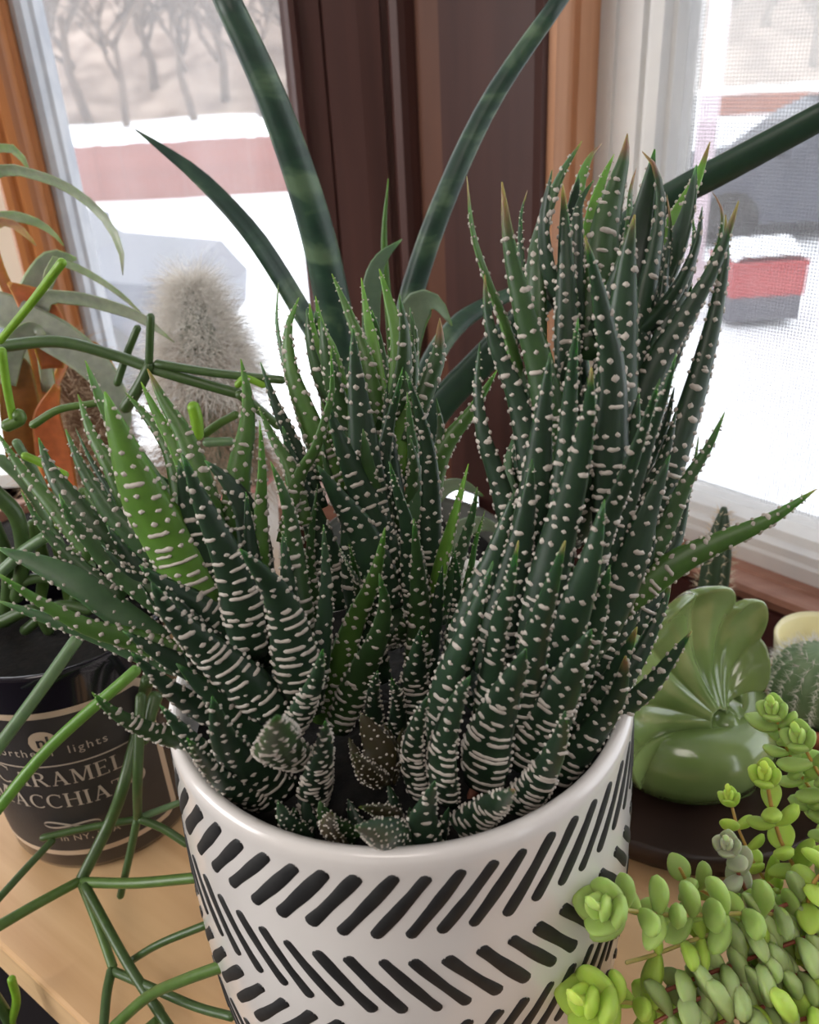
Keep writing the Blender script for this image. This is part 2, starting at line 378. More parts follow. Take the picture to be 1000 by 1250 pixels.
def haw_leaf(root, path, hw, axis, face=1, twist=0, color=(.03, .08, .03), dry=0., seed=0, bands=1., pk=.25, wprof=None, tubsize=1.0):
    rnd = random.Random(seed)
    n = 17; path = catmull(path, n); fr = leaf_frames(path, axis, face, twist)
    L = sum((path[i+1]-path[i]).length for i in range(n-1))
    K = 12
    wf = wprof or (lambda t: haw_width(t, pk=pk))
    def surf(t, ph, lift=0):
        t = min(max(t, 0), 1); f = t*(n-1); i = min(int(f), n-2); u = f-i
        p = fr[i][0].lerp(fr[i+1][0], u); o = fr[i][2].lerp(fr[i+1][2], u); s = fr[i][3].lerp(fr[i+1][3], u)
        a = hw*wf(t); c, sn = math.cos(ph), math.sin(ph)
        hh = HAB if sn > 0 else HAD
        nn = (s*(c*hh)+o*(sn if sn > 0 else sn*1.0)).normalized()
        return p + s*(a*c) + o*(a*hh*sn) + nn*lift, nn
    mb = MB(); rings = []
    for i in range(n):
        t = i/(n-1); rings.append([surf(t, 2*math.pi*k/K)[0] for k in range(K)])
    mb.loft(rings)
    lf = obj('leaf', mb, M_haw, root, True, color=color)
    at = lf.data.attributes.new('tip', 'FLOAT', 'POINT')
    vals = []
    for i in range(n):
        t = i/(n-1); v = 0 if dry <= 0 else min(1, max(0, (t-(1-dry))/(dry*.5)))
        vals += [v]*K
    at.data.foreach_set('value', vals)
    # tubercles
    tb = MB()
    def tubercle(t, p0, p1, hwl, h):
        wl = hw*wf(t); span = abs(p1-p0)*wl*.85
        m = max(3, min(8, int(span/.0009)+2))
        e = hwl/max(wl*.85, 1e-5)            # end taper in angle
        rows = []; jt = [rnd.uniform(-.18, .18)*hwl for _ in range(m+2)]
        ks = [p0-e*.9] + [p0+(p1-p0)*q/(m-1) for q in range(m)] + [p1+e*.9]
        for q, ph in enumerate(ks):
            end = q in (0, len(ks)-1); row = []
            wj = hwl*(.35 if end else rnd.uniform(.85, 1.12))
            for x, hh in ((-1, -.25), (-.6, .75), (.0, 1), (.6, .75), (1, -.25)):
                row.append(surf(t+(x*wj+jt[q])/L, ph, h*(hh if not end else -.2))[0])
            rows.append(row)
        tb.loft(rows, closed=False)
    s = rnd.uniform(.04, .07)
    zone = .26 if bands < 1.25 else .55
    if bands < .3: zone = .7
    while s < (1-dry*.8)-.03:
        wl = hw*wf(s)
        low = s < zone
        dense = bands < .3                      # young leaves: many small dots, no bars
        hwl = min(.00072*tubsize, wl*.40)*rnd.uniform(.8, 1.15)*(.7 if dense else (.86 if low else 1.10))
        h = .00042*tubsize
        whole = low and rnd.random() < .25*bands
        ph = .20 + rnd.uniform(0, .35)
        while ph < math.pi-.15:
            if dense: seg = rnd.uniform(0, .05)
            elif whole: seg = rnd.uniform(.9, 1.8)
            elif low and rnd.random() < .38*bands: seg = rnd.uniform(.35, 1.0)
            elif rnd.random() < .20*bands: seg = rnd.uniform(.25, .9)
            else: seg = rnd.uniform(.0, .14)
            seg = min(seg, math.pi-.15-ph)
            if rnd.random() < (.92 if low else .88): tubercle(s+rnd.uniform(-.35, .35)*(.0026 if low else .0042)/L, ph, ph+seg, hwl, h)
            ph += seg + 2*hwl/max(wl, .0008) + (.22 if low else .30)*rnd.uniform(.6, 1.6)*min(2.2, .006/max(wl, .002))
        if rnd.random() < (.75 if face == 0 else .4):
            for _ in range(rnd.choice((1, 1, 2))):
                a = -rnd.uniform(.35, math.pi-.35); tubercle(s, a, a+.05, hwl*.8, h*.8)
        for e in (0.0, math.pi):
            if rnd.random() < .8: tubercle(s+rnd.uniform(-.3, .3)*.003/L, e-.10, e+.10, hwl*.9, h*1.35)
        step = (.0024 if dense else .0029 if low else .0039)*rnd.uniform(.85, 1.25)*min(1.1, .6+hw/.012)
        s += step/L
    if tb.v: obj('tubercles', tb, M_tub, lf, True, kind='stuff')
    return lf

DK = (.022, .051, .026); MD = (.038, .086, .027); GR = (.072, .158, .031); BR = (.11, .24, .035); RD = (.050, .040, .018); GY = (.065, .13, .060)

def cluster(root, axis, Yf, rows, seed0, tub=1.0):
    for i, r in enumerate(rows):
        pts, k, w_, face, col = r[:5]
        opt = r[5] if len(r) > 5 else {}
        n = len(pts); P3 = []
        for j, (x, y) in enumerate(reversed(pts)):
            t = j/(n-1)
            Y = Yf(y) + k*(.010+.018*t) + opt.get('dy', 0)*t
            P3.append(onY(x, y, Y))
        hw = w_*.5*pxm(P3[len(P3)//3])
        rr = random.Random(seed0+i)
        jc = rr.uniform(.85, 1.18)
        haw_leaf(root, P3, hw, axis, face, opt.get('tw', rr.uniform(-16, 16)), tuple(c*jc for c in col), opt.get('dry', 0), seed0*100+i, opt.get('bands', 1.), opt.get('pk', .25), None, tub)
def filler(root, rows, axisV, seed0, color=DK):
    """short inner leaves around the growing axis: rows of (pixel, Y, length m, count)"""
    rr = random.Random(seed0)
    for (x, y, Y, ln, cnt, up) in rows:
        c = onY(x, y, Y)
        for q in range(cnt):
            a = 2*math.pi*(q+rr.random()*.6)/cnt; rad = V((math.cos(a), math.sin(a), 0))
            u = (up if isinstance(up, V) else V((0, 0, 1)))
            d = (u*1.0+rad*rr.uniform(.28, .6)).normalized()
            l = ln*rr.uniform(.8, 1.15)
            P3 = [c+rad*.001, c+rad*.006+d*l*.4, c+rad*.007+(d*.9+u*.25).normalized()*l*.75, c+rad*.007+(d*.7+u*.5).normalized()*l]
            haw_leaf(root, P3, rr.uniform(.0052, .0066), c, 2, rr.uniform(-10, 10), jit(color, rr.uniform(.8, 1.1)), 0, seed0*100+q+int(x))

# ---- tall plant on the right side of the planter
def YR(y): return .2 + (.050)*min(1, max(0, (940-y)/700))
hr = empty('zebra_haworthia', onZ(610, 905, .137), 'tallest zebra haworthia, a dark upright column with brown dried leaf tips', 'succulent', 'haworthias in the white planter')
axR = onY(690, 560, .24)
DRY = dict(dry=.10); DRYL = dict(dry=.16); DRYS = dict(dry=.05)
rowsR = [
 ([(570,215),(578,285),(597,345),(622,410),(650,520)], .2, 24, 0, GR, dict(dry=.12, tw=35)),
 ([(613,222),(622,300),(640,380),(660,450),(685,580)], -.5, 42, 1, MD, DRYL),
 ([(644,232),(636,265),(637,320),(648,410)], .6, 12, 1, DK, DRY),
 ([(711,172),(686,212),(665,268),(654,330),(655,450)], .3, 32, 1, MD, DRYS),
 ([(735,175),(718,196),(705,240),(690,350)], 1.2, 22, 0, GR, dict(dry=.2)),
 ([(750,188),(735,222),(722,272),(712,370)], 1.3, 24, 0, BR),
 ([(687,225),(689,262),(691,330),(694,480)], -.2, 34, 1, DK, dict(dry=.13)),
 ([(725,220),(708,248),(704,292),(700,430)], .3, 28, 1, DK),
 ([(766,163),(762,192),(750,235),(737,290),(722,440)], .5, 50, 1, MD, dict(dry=.12, bands=.5, pk=.45)),
 ([(777,205),(770,232),(768,270),(762,350)], 1.2, 14, 1, MD, dict(dry=.28)),
 ([(714,288),(726,335),(738,395),(748,470),(742,640)], -1.0, 48, 1, DK, DRYS),
 ([(775,262),(768,300),(763,350),(757,420),(745,560)], -.6, 58, 1, DK, dict(dry=.07)),
 ([(784,185),(800,206),(806,250),(798,310),(785,370),(765,500)], .2, 42, 1, DK, dict(dry=.13)),
 ([(867,173),(852,217),(832,255),(818,292),(795,400)], 1.2, 32, 0, BR, dict(dry=.12, tw=20)),
 ([(814,237),(818,275),(812,335),(800,430)], .4, 16, 1, DK, dict(dry=.2)),
 ([(846,268),(848,302),(836,345),(818,385),(785,500)], .1, 32, 1, DK),
 ([(869,233),(881,256),(880,290),(866,330),(825,430)], .9, 17, 1, MD, dict(dry=.24)),
 ([(902,245),(892,275),(870,330),(836,388),(800,450),(758,570)], -.5, 38, 1, DK, DRY),
 ([(886,262),(886,310),(878,360),(864,420),(838,510),(785,660)], .1, 40, 1, DK, DRYS),
 ([(706,388),(700,435),(696,485),(690,560),(678,690)], -1.1, 34, 1, DK),
 ([(722,448),(720,492),(712,540),(698,600),(678,670),(648,800)], -1.6, 54, 1, DK, DRYS),
 ([(586,418),(583,470),(590,530),(608,585),(640,700)], -.2, 32, 1, DK),
 ([(592,335),(594,375),(604,420),(624,465),(640,520),(660,640)], -.3, 36, 1, DK, dict(dry=.07)),
 ([(642,485),(629,535),(620,575),(635,640)], .5, 16, 1, GY),
 ([(826,432),(812,478),(795,522),(770,592),(728,710)], -1.0, 36, 1, DK),
 ([(806,462),(790,510),(765,580),(738,645),(698,770)], -1.3, 36, 1, DK),
 ([(885,503),(865,546),(837,590),(815,640),(765,730)], -.2, 28, 1, MD),
 ([(853,532),(849,560),(842,592),(822,660)], .6, 11, 1, MD),
 ([(997,597),(940,634),(880,661),(822,690),(755,745)], -.4, 36, 1, GR, dict(dry=.05, pk=.3)),
 ([(845,770),(822,800),(795,835),(765,862),(715,905)], -.4, 28, 1, DK, dict(dry=.06, pk=.5)),
 ([(820,700),(812,732),(790,782),(760,832),(715,895)], .2, 30, 1, DK, dict(dry=.12)),
 ([(778,765),(766,792),(745,832),(718,872),(685,925)], -.6, 40, 1, DK, DRY),
 ([(764,800),(760,826),(748,858),(722,895),(672,955)], -1.0, 46, 1, DK, DRY),
 ([(722,768),(706,800),(682,850),(662,888),(635,930)], -1.4, 66, 1, DK, dict(bands=1.6)),
 ([(690,868),(684,900),(668,935),(650,962),(618,992)], -1.7, 46, 1, DK, dict(bands=1.7)),
 ([(628,963),(614,974),(592,990),(552,1022)], -2.0, 46, 1, DK, dict(bands=1.7, dry=.05)),
 ([(642,792),(630,822),(611,862),(597,905),(590,955)], -1.6, 64, 1, DK, dict(bands=1.8)),
 ([(574,825),(560,852),(546,892),(540,935),(545,975)], -1.7, 46, 1, DK, dict(bands=1.4)),
 ([(522,850),(511,880),(504,920),(512,972)], -1.5, 36, 1, DK, dict(bands=1.4)),
 ([(633,660),(621,720),(609,765),(602,815),(588,890)], -1.7, 34, 1, DK, DRYS),
 ([(690,660),(672,720),(656,770),(645,820),(628,890)], -1.8, 44, 1, DK, DRYS),
 ([(602,685),(576,758),(555,810),(542,855),(538,925)], -1.3, 46, 1, DK),
 ([(818,555),(792,622),(768,690),(742,742),(695,815)], -.6, 62, 1, DK),
 ([(738,610),(722,680),(702,742),(682,795),(655,865)], -1.2, 56, 1, DK),
 ([(650,560),(640,640),(622,720),(598,820)], -.8, 52, 1, DK),
 ([(628,600),(602,682),(580,735),(556,820)], -.6, 44, 1, DK),
 ([(672,430),(664,500),(655,580),(640,700)], -.8, 46, 1, DK),
 ([(780,480),(768,560),(748,640),(715,740)], -.5, 50, 1, DK),
 ([(700,560),(690,650),(675,730),(650,830)], -.8, 50, 1, DK),
 ([(842,598),(828,650),(806,700),(770,770)], .3, 34, 1, DK),
 ([(800,640),(786,700),(765,750),(725,830)], -.2, 40, 1, DK),
 ([(745,690),(732,740),(715,790),(690,860)], -.9, 42, 1, DK),
]
cluster(hr, axR, YR, rowsR, 11)
filler(hr, [(735,430,.248,.05,6,V((.12,.0,1))),(715,540,.243,.05,7,V((.15,0,1))),(690,660,.234,.05,7,V((.2,0,1))),(655,780,.222,.045,7,V((.25,0,1))),(615,880,.21,.035,6,V((.2,-.1,1)))], axR, 5)

# ---- middle plant
def YM(y): return .232 + .036*min(1, max(0, (880-y)/530))
hm = empty('zebra_haworthia', onZ(480, 850, .137), 'bright green zebra haworthia standing at the back between the two others', 'succulent', 'haworthias in the white planter')
axM = onY(455, 560, .262)
rowsM = [
 ([(340,345),(338,392),(345,432),(356,472),(390,580)], .3, 14, 1, GY),
 ([(365,363),(352,402),(356,452),(374,502),(415,600)], .1, 34, 1, GR),
 ([(378,370),(383,412),(396,452),(415,540)], .5, 26, 0, BR),
 ([(385,361),(393,400),(407,434),(425,520)], .7, 22, 0, BR),
 ([(405,334),(425,380),(441,422),(452,465),(468,580)], .5, 28, 1, GR),
 ([(441,339),(449,390),(457,432),(468,540)], .8, 24, 0, BR),
 ([(463,328),(476,372),(486,412),(488,465),(480,580)], .4, 36, 0, BR),
 ([(431,402),(433,440),(438,492),(445,552),(452,625),(472,730)], -.6, 58, 1, DK, dict(bands=1.3)),
 ([(492,448),(484,485),(476,515),(466,580),(470,700)], -.4, 28, 1, DK),
 ([(497,478),(500,512),(505,562),(506,680)], -.4, 24, 1, GY),
 ([(495,453),(511,502),(523,552),(526,622),(520,740)], -.5, 32, 1, DK),
 ([(537,388),(536,428),(526,460),(498,540)], .4, 24, 1, MD, dict(dry=.22, pk=.6)),
 ([(501,404),(506,442),(502,500)], .6, 14, 1, MD),
 ([(608,450),(577,500),(546,540),(531,577),(518,660)], .2, 28, 1, GR, dict(pk=.4)),
 ([(318,442),(335,490),(352,528),(392,620)], .0, 26, 1, DK),
 ([(388,568),(414,608),(440,648),(472,740)], -.9, 56, 1, DK),
 ([(398,488),(420,550),(445,610),(482,715)], -.7, 46, 1, DK),
 ([(475,563),(485,600),(497,642),(501,690),(506,760)], -1.0, 28, 1, DK),
 ([(505,633),(509,680),(511,722),(512,765),(508,850)], -1.2, 38, 1, MD),
 ([(572,566),(560,610),(548,652),(534,704),(512,810)], -.7, 34, 0, BR, dict(tw=-25)),
 ([(583,594),(576,630),(560,682),(535,760)], -.3, 24, 1, GY),
 ([(592,624),(581,660),(575,692),(560,760)], .0, 12, 1, MD),
 ([(470,644),(463,682),(450,722),(430,766),(394,880)], -1.4, 36, 1, GR),
 ([(463,700),(470,740),(460,782),(440,824),(412,890)], -1.6, 40, 1, MD),
 ([(388,590),(379,670),(383,735),(390,830)], -.4, 20, 1, MD),
 ([(553,666),(558,720),(548,800)], -.9, 18, 1, DK),
 ([(513,768),(508,808),(506,838),(510,890)], -1.5, 44, 1, DK, dict(bands=1.3)),
 ([(478,828),(486,858),(482,915)], -1.7, 28, 1, DK),
 ([(461,818),(456,850),(458,900)], -1.6, 26, 1, DK),
 ([(426,664),(432,690),(440,730)], -1.2, 12, 1, MD),
 ([(414,668),(428,694),(443,716)], -1.5, 12, 0, GY),
 ([(345,520),(362,580),(385,640),(420,740)], -.2, 40, 1, DK),
 ([(420,600),(428,680),(440,740),(460,830)], -.6, 46, 1, DK),
 ([(405,420),(415,490),(430,560),(455,680)], .2, 40, 1, MD),
 ([(472,470),(474,540),(480,610),(490,720)], .0, 40, 1, DK),
 ([(540,690),(532,750),(522,800),(515,880)], -.8, 36, 1, DK),
]
cluster(hm, axM, YM, rowsM, 37, 1.0)
filler(hm, [(455,540,.268,.045,6,V((-.05,.1,1))),(470,660,.255,.045,6,V((-.05,0,1))),(480,780,.243,.04,6,V((0,0,1)))], axM, 6, MD)

# ---- left plant, sprawling over the rim
def YL(y): return .208 + .040*min(1, max(0, (900-y)/460))
hl = empty('zebra_haworthia', onZ(360, 885, .137), 'low sprawling zebra haworthia spilling over the rim beside the dark jar', 'succulent', 'haworthias in the white planter')
axL = onY(310, 800, .215)
rowsL = [
 ([(128,478),(150,540),(174,600),(200,645),(245,735)], -1.15, 74, 1, BR, dict(bands=.5, pk=.42, tw=0)),
 ([(104,440),(128,498),(160,548),(225,650)], .5, 36, 0, GR, dict(tw=30)),
 ([(95,481),(112,530),(136,572),(180,660)], .3, 30, 1, GR),
 ([(47,534),(60,570),(82,604),(150,690)], .2, 38, 1, MD),
 ([(80,524),(95,560),(116,597),(150,642),(260,750)], .0, 42, 1, MD),
 ([(92,522),(110,560),(136,602),(180,660)], .3, 14, 1, DK),
 ([(153,479),(181,511),(206,547),(219,592),(235,670)], .5, 30, 1, GR),
 ([(180,450),(200,490),(224,530),(242,582),(270,690)], .1, 40, 1, GR, dict(dry=.09, bands=.7)),
 ([(172,466),(194,510),(222,560),(250,640)], .3, 26, 0, BR),
 ([(222,553),(245,610),(274,672),(293,728),(306,800)], -1.3, 52, 1, DK, dict(bands=1.7)),
 ([(218,562),(232,622),(246,672),(268,740)], -.9, 54, 1, DK, dict(bands=1.5)),
 ([(294,438),(302,482),(301,526),(292,572),(284,660)], .4, 36, 1, GR),
 ([(250,562),(281,592),(302,632),(318,710)], -.3, 50, 1, DK, dict(bands=1.5)),
 ([(317,513),(320,570),(318,632),(318,740)], -.4, 24, 1, GR),
 ([(315,496),(336,540),(354,572),(372,640)], .2, 24, 1, GR),
 ([(330,563),(346,602),(356,642),(361,692),(372,790)], -.7, 34, 1, MD, dict(bands=1.3)),
 ([(404,426),(405,476),(396,512),(384,548),(364,582),(344,660)], -.3, 28, 1, GR, dict(tw=25)),
 ([(293,670),(320,700),(342,733),(357,785),(366,845)], -1.6, 58, 1, DK, dict(bands=1.8)),
 ([(185,710),(206,745),(240,780),(280,815),(338,870)], -1.5, 64, 1, DK, dict(bands=1.8)),
 ([(72,603),(86,632),(112,662),(152,702),(255,770)], -.5, 42, 1, MD),
 ([(-5,668),(52,690),(102,714),(140,744),(200,785)], -.2, 38, 0, GY, dict(pk=.55)),
 ([(-6,698),(50,735),(110,766),(170,782),(260,815)], -.8, 36, 1, GR),
 ([(-6,732),(60,756),(122,776),(220,815)], -.4, 30, 1, GY),
 ([(25,598),(48,638),(73,668),(102,694),(150,732)], -.1, 20, 1, MD),
 ([(-6,524),(30,578),(60,612),(115,680)], .5, 24, 1, GR, dict(bands=.5)),
 ([(112,845),(140,870),(180,890),(240,908)], -1.2, 28, 1, MD, dict(bands=1.3)),
 ([(160,796),(198,832),(232,856),(285,885)], -1.1, 40, 1, DK, dict(bands=1.2)),
 ([(259,850),(273,900),(300,936),(345,965)], -1.7, 60, 1, DK, dict(bands=1.2)),
 ([(337,873),(338,893),(340,912),(368,928)], -2.3, 58, 1, MD, dict(bands=1.0, dy=-.012, pk=.5, tw=0)),
 ([(397,880),(395,910),(387,945),(382,985)], -2.0, 46, 1, DK, dict(bands=1.3)),
 ([(394,792),(386,828),(372,858),(355,895)], -1.6, 36, 1, DK, dict(bands=1.4)),
 ([(215,810),(262,850),(300,880),(350,905)], -.9, 48, 1, DK),
 ([(195,860),(235,905),(275,940),(330,965)], -1.3, 46, 1, DK),
 ([(170,690),(210,720),(250,745),(310,800)], -.9, 50, 1, DK, dict(bands=1.5)),
 ([(130,640),(165,690),(205,730),(280,790)], -.3, 46, 1, DK),
 ([(150,770),(200,800),(250,825),(320,870)], -.6, 44, 1, DK),
 ([(228,900),(255,935),(290,965),(340,985)], -1.8, 36, 1, DK),
 ([(345,650),(352,720),(356,780),(362,860)], -.6, 40, 1, DK),
 ([(395,640),(398,720),(392,790),(380,870)], -.6, 30, 1, DK),
 ([(300,600),(305,660),(315,720),(335,800)], -.4, 40, 1, DK),
]
cluster(hl, axL, YL, rowsL, 73)
filler(hl, [(320,800,.222,.045,7,V((-.5,0,1))),(270,740,.232,.045,6,V((-.6,0,.9))),(350,870,.212,.035,6,V((-.3,-.1,1)))], axL, 8)

# ---- small offsets along the front rim
def YS(y): return .205 - .030*min(1, max(0, (y-860)/170))
def offset_plant(label, base_px, rows, seed0, col_name='succulent', tub=.75):
    r = empty('haworthia_offset', onZ(*base_px, .137), label, col_name, 'young haworthia offsets at the front rim')
    cluster(r, onZ(*base_px, .14), YS, rows, seed0, tub)
offset_plant('reddish brown young haworthia rosette in the middle of the white planter', (455, 955), [
 ([(440,870),(452,892),(464,918),(460,955)], -.5, 44, 1, RD, dict(pk=.4, bands=.2)),
 ([(430,918),(442,934),(452,944),(466,955)], -1.0, 30, 1, RD, dict(pk=.4, bands=.2)),
 ([(470,885),(478,910),(472,950)], 0, 26, 1, RD, dict(bands=.2)),
 ([(492,888),(486,915),(474,955)], .2, 24, 1, RD, dict(bands=.2)),
 ([(426,900),(436,925),(452,955)], 0, 22, 0, RD, dict(bands=.2))], 101)
offset_plant('squat young haworthia with stubby cupped leaves touching the front rim', (445, 1012), [
 ([(390,978),(398,998),(412,1012),(432,1022)], -.6, 34, 1, MD, dict(pk=.4, bands=.1)),
 ([(438,985),(462,988),(480,1000),(478,1020)], -.8, 28, 1, RD, dict(pk=.4, bands=.1)),
 ([(434,1008),(455,1010),(476,1018),(492,1034)], -1.4, 46, 1, DK, dict(pk=.45, bands=.1, tw=0)),
 ([(473,957),(480,980),(484,1012)], -.2, 26, 1, DK, dict(bands=.2)),
 ([(425,975),(432,995),(440,1018)], -.1, 24, 1, DK, dict(bands=.2)),
 ([(405,990),(402,1010),(418,1030)], -1.0, 30, 1, RD, dict(pk=.4, bands=.2))], 113)
offset_plant('tiny upright haworthia offset with white dots against the left front rim', (368, 1010), [
 ([(339,977),(346,994),(356,1008),(374,1024)], -.8, 30, 1, DK, dict(bands=.2)),
 ([(372,968),(374,990),(378,1015)], -.2, 24, 1, DK, dict(bands=.3)),
 ([(358,985),(362,1002),(372,1020)], -.4, 18, 1, DK)], 127)
offset_plant('small pointed haworthia offset with white bars beside the dry red twig', (522, 1020), [
 ([(531,953),(522,978),(516,1002),(522,1036)], -1.2, 44, 1, DK, dict(bands=1.0)),
 ([(500,985),(504,1005),(512,1035)], -.6, 24, 1, DK, dict(bands=.6)),
 ([(548,985),(540,1008),(530,1035)], -.6, 24, 1, DK, dict(bands=.6))], 131, tub=.9)
tw = MB(); tw.tube(catmull([onY(592,950,.19), onY(572,975,.186), onY(562,995,.182), onY(552,1016,.180)], 8), lambda t: .0012+.0006*math.sin(t*9), 6)
obj('dry_twig', tw, mat('dry_red_bark', (.16, .05, .03), (.28, .10, .06), 400, .8, bmp=.5), None, True, None, 'short reddish brown dry twig lying on the soil near the rim', 'twig', origin=onZ(560, 1000, .14))


# ================================================================== generic plant parts
def blade(name, root, px, Ys, widths, m, color, thick=.3, cup=-.25, face='cam', twist=0, n=22, K=10):
    """a leaf along pixel polyline px (base first) at distances Ys; widths in pixels at the same points"""
    k = len(px)
    if not isinstance(Ys, (list, tuple)): Ys = [Ys]*k
    P = [onY(x, y, Y) for (x, y), Y in zip(px, Ys)]
    ws = [w_*.5*pxm(p) for w_, p in zip(widths, P)]
    path = catmull(P, n); wpath = catmull([V((w_, 0, 0)) for w_ in ws], n)
    # width samples follow arc fraction of the control points
    L = [0]
    for i in range(k-1): L.append(L[-1]+(P[i+1]-P[i]).length)
    def wid(t):
        s = t*L[-1]; j = 0
        while j < k-2 and s > L[j+1]: j += 1
        u = (s-L[j])/max(1e-9, L[j+1]-L[j]); u = min(max(u, 0), 1); return ws[j]*(1-u)+ws[j+1]*u
    mid = path[n//2]; tm = (path[-1]-path[0]).normalized()
    o = (CAM-mid).normalized() if face == 'cam' else V(face)
    o = (o-tm*o.dot(tm)).normalized(); o = Matrix.Rotation(math.radians(twist), 3, tm) @ o
    rings = []
    for i in range(n):
        T = (path[min(i+1, n-1)]-path[max(i-1, 0)]).normalized(); o2 = (o-T*o.dot(T)).normalized(); s = T.cross(o2); a = wid(i/(n-1))
        rg = []
        for q in range(K):
            ph = 2*math.pi*q/K; c, sn = math.cos(ph), math.sin(ph)
            rg.append(path[i]+s*(a*c)+o2*(a*(thick*sn + cup*(1-c*c))))
        rings.append(rg)
    mb = MB(); mb.loft(rings)
    ob = obj(name, mb, m, root, True, color=color)
    return ob
def bz(x, y, z): return onZ(x, y, z).y
def stem(root, px, Ys, w0, w1=None, color=(.05, .14, .03), name='stem', m=None, n=None):
    k = len(px); w1 = w0 if w1 is None else w1
    if not isinstance(Ys, (list, tuple)): Ys = [Ys]*k
    elif Ys[0] == 'z': Ys = [bz(x, y, Ys[1]+(Ys[2]-Ys[1])*i/(k-1)) for i, (x, y) in enumerate(px)]
    elif len(Ys) == 2 and k > 2: Ys = [Ys[0]+(Ys[1]-Ys[0])*i/(k-1) for i in range(k)]
    P = [onY(x, y, Y) for (x, y), Y in zip(px, Ys)]
    n = n or max(6, 5*k)
    path = catmull(P, n)
    mb = MB(); sc_ = pxm(P[len(P)//2])*.5
    mb.tube(path, lambda t: (w0+(w1-w0)*t)*sc_, 10)
    return obj(name, mb, m or M_stem, root, True, color=color)
M_stem = leaf_mat('succulent_stem', sub=.25, rough=.38, speck=.3)
M_snake = None
def snake_mat():
    m, nt, b = nodes('snake_plant_leaf')
    no = N(nt, 'ShaderNodeTexNoise'); no.inputs['Scale'].default_value = 38; no.inputs['Detail'].default_value = 3; no.inputs['Distortion'].default_value = .5
    nt.links.new(coords(nt, (1, 1, 1.7)), no.inputs['Vector'])
    nt.links.new(ramp(nt, no.outputs[0], [(.38, (.012, .038, .024)), (.52, (.022, .060, .034)), (.68, (.09, .15, .08))]), b.inputs['Base Color'])
    b.inputs['Roughness'].default_value = .45; b.inputs['Subsurface Weight'].default_value = .1; b.inputs['Subsurface Scale'].default_value = .004
    return m
M_snake = snake_mat()

# ================================================================== SNAKE PLANT behind the planter
ys = .43
pp = onZ(500, 640, 0); SPX, SPY = .0, .43
spot = empty('flower_pot', (SPX, SPY, 0), 'plain dark pot of the snake plant hidden behind the white planter', 'pot')
mbq = MB(); mbq.lathe([(.02,0),(.043,0),(.046,.003),(.054,.075),(.056,.078),(.056,.088),(.053,.09),(.051,.086),(.048,.07),(.01,.068)], (SPX, SPY, 0), 40); obj('body', mbq, mat('dark_olive_clay', (.035,.035,.025), (.05,.05,.035), 30, .6), spot)
mbq = MB(); mbq.lathe([(.0505,.074),(.03,.079),(.005,.08)], (SPX, SPY, 0), 32); obj('soil', mbq, M_soil, spot)
sn = empty('snake_plant', (SPX, SPY, .075), 'cylindrical snake plant with long mottled dark green spears behind the planter', 'plant')
blade('leaf', sn, [(440,600),(425,480),(412,400),(385,275),(336,130),(268,-20)], [.43,.425,.42,.415,.41,.41], [30,40,44,42,38,33], M_snake, MD, thick=.95, cup=0)
blade('leaf', sn, [(480,600),(492,430),(502,362),(540,250),(600,122),(690,-10)], [.43,.44,.45,.45,.46,.46], [24,29,30,28,25,20], M_snake, MD, thick=.95, cup=0)
blade('leaf', sn, [(430,560),(400,440),(370,382),(312,290),(250,222),(205,186),(165,158)], [.43,.43,.44,.44,.45,.45,.45], [20,26,28,27,22,13,1.5], M_snake, MD, thick=.5, cup=-.5, twist=30)
blade('leaf', sn, [(495,590),(525,512),(600,430),(690,338),(800,253),(900,198),(1030,128)], [.43,.43,.43,.42,.41,.40,.39], [36,40,40,38,38,38,36], M_stem, (.018,.045,.026), thick=.75, cup=-.2, twist=25)
blade('leaf', sn, [(485,560),(478,420),(469,300),(474,218)], .445, [14,11,8,1], M_stem, GR, thick=.7, cup=0)
blade('leaf', sn, [(452,500),(453,400),(455,345),(466,315),(491,292)], .40, [18,22,24,16,1.5], M_stem, (.10,.15,.10), thick=.35, cup=-.35)
blade('leaf', sn, [(500,520),(500,440),(503,405),(508,378),(519,366),(535,371),(552,398)], [.41,.405,.40,.395,.392,.388,.384], [26,24,30,40,32,20,2], M_stem, (.13,.18,.12), thick=.22, cup=-.3)
blade('leaf', sn, [(505,560),(515,470),(560,395),(640,350)], [.45,.46,.48,.5], [24,26,24,14], M_snake, MD, thick=.7, cup=0)
blade('leaf', sn, [(505,640),(540,598),(565,592),(590,606)], [.40,.39,.385,.385], [22,20,16,3], M_stem, (.13,.17,.11), thick=.3, cup=-.4, twist=20)
blade('leaf', sn, [(530,690),(560,650),(590,640),(625,658)], [.40,.385,.375,.375], [26,26,22,4], M_stem, (.13,.17,.11), thick=.3, cup=-.4, twist=20)

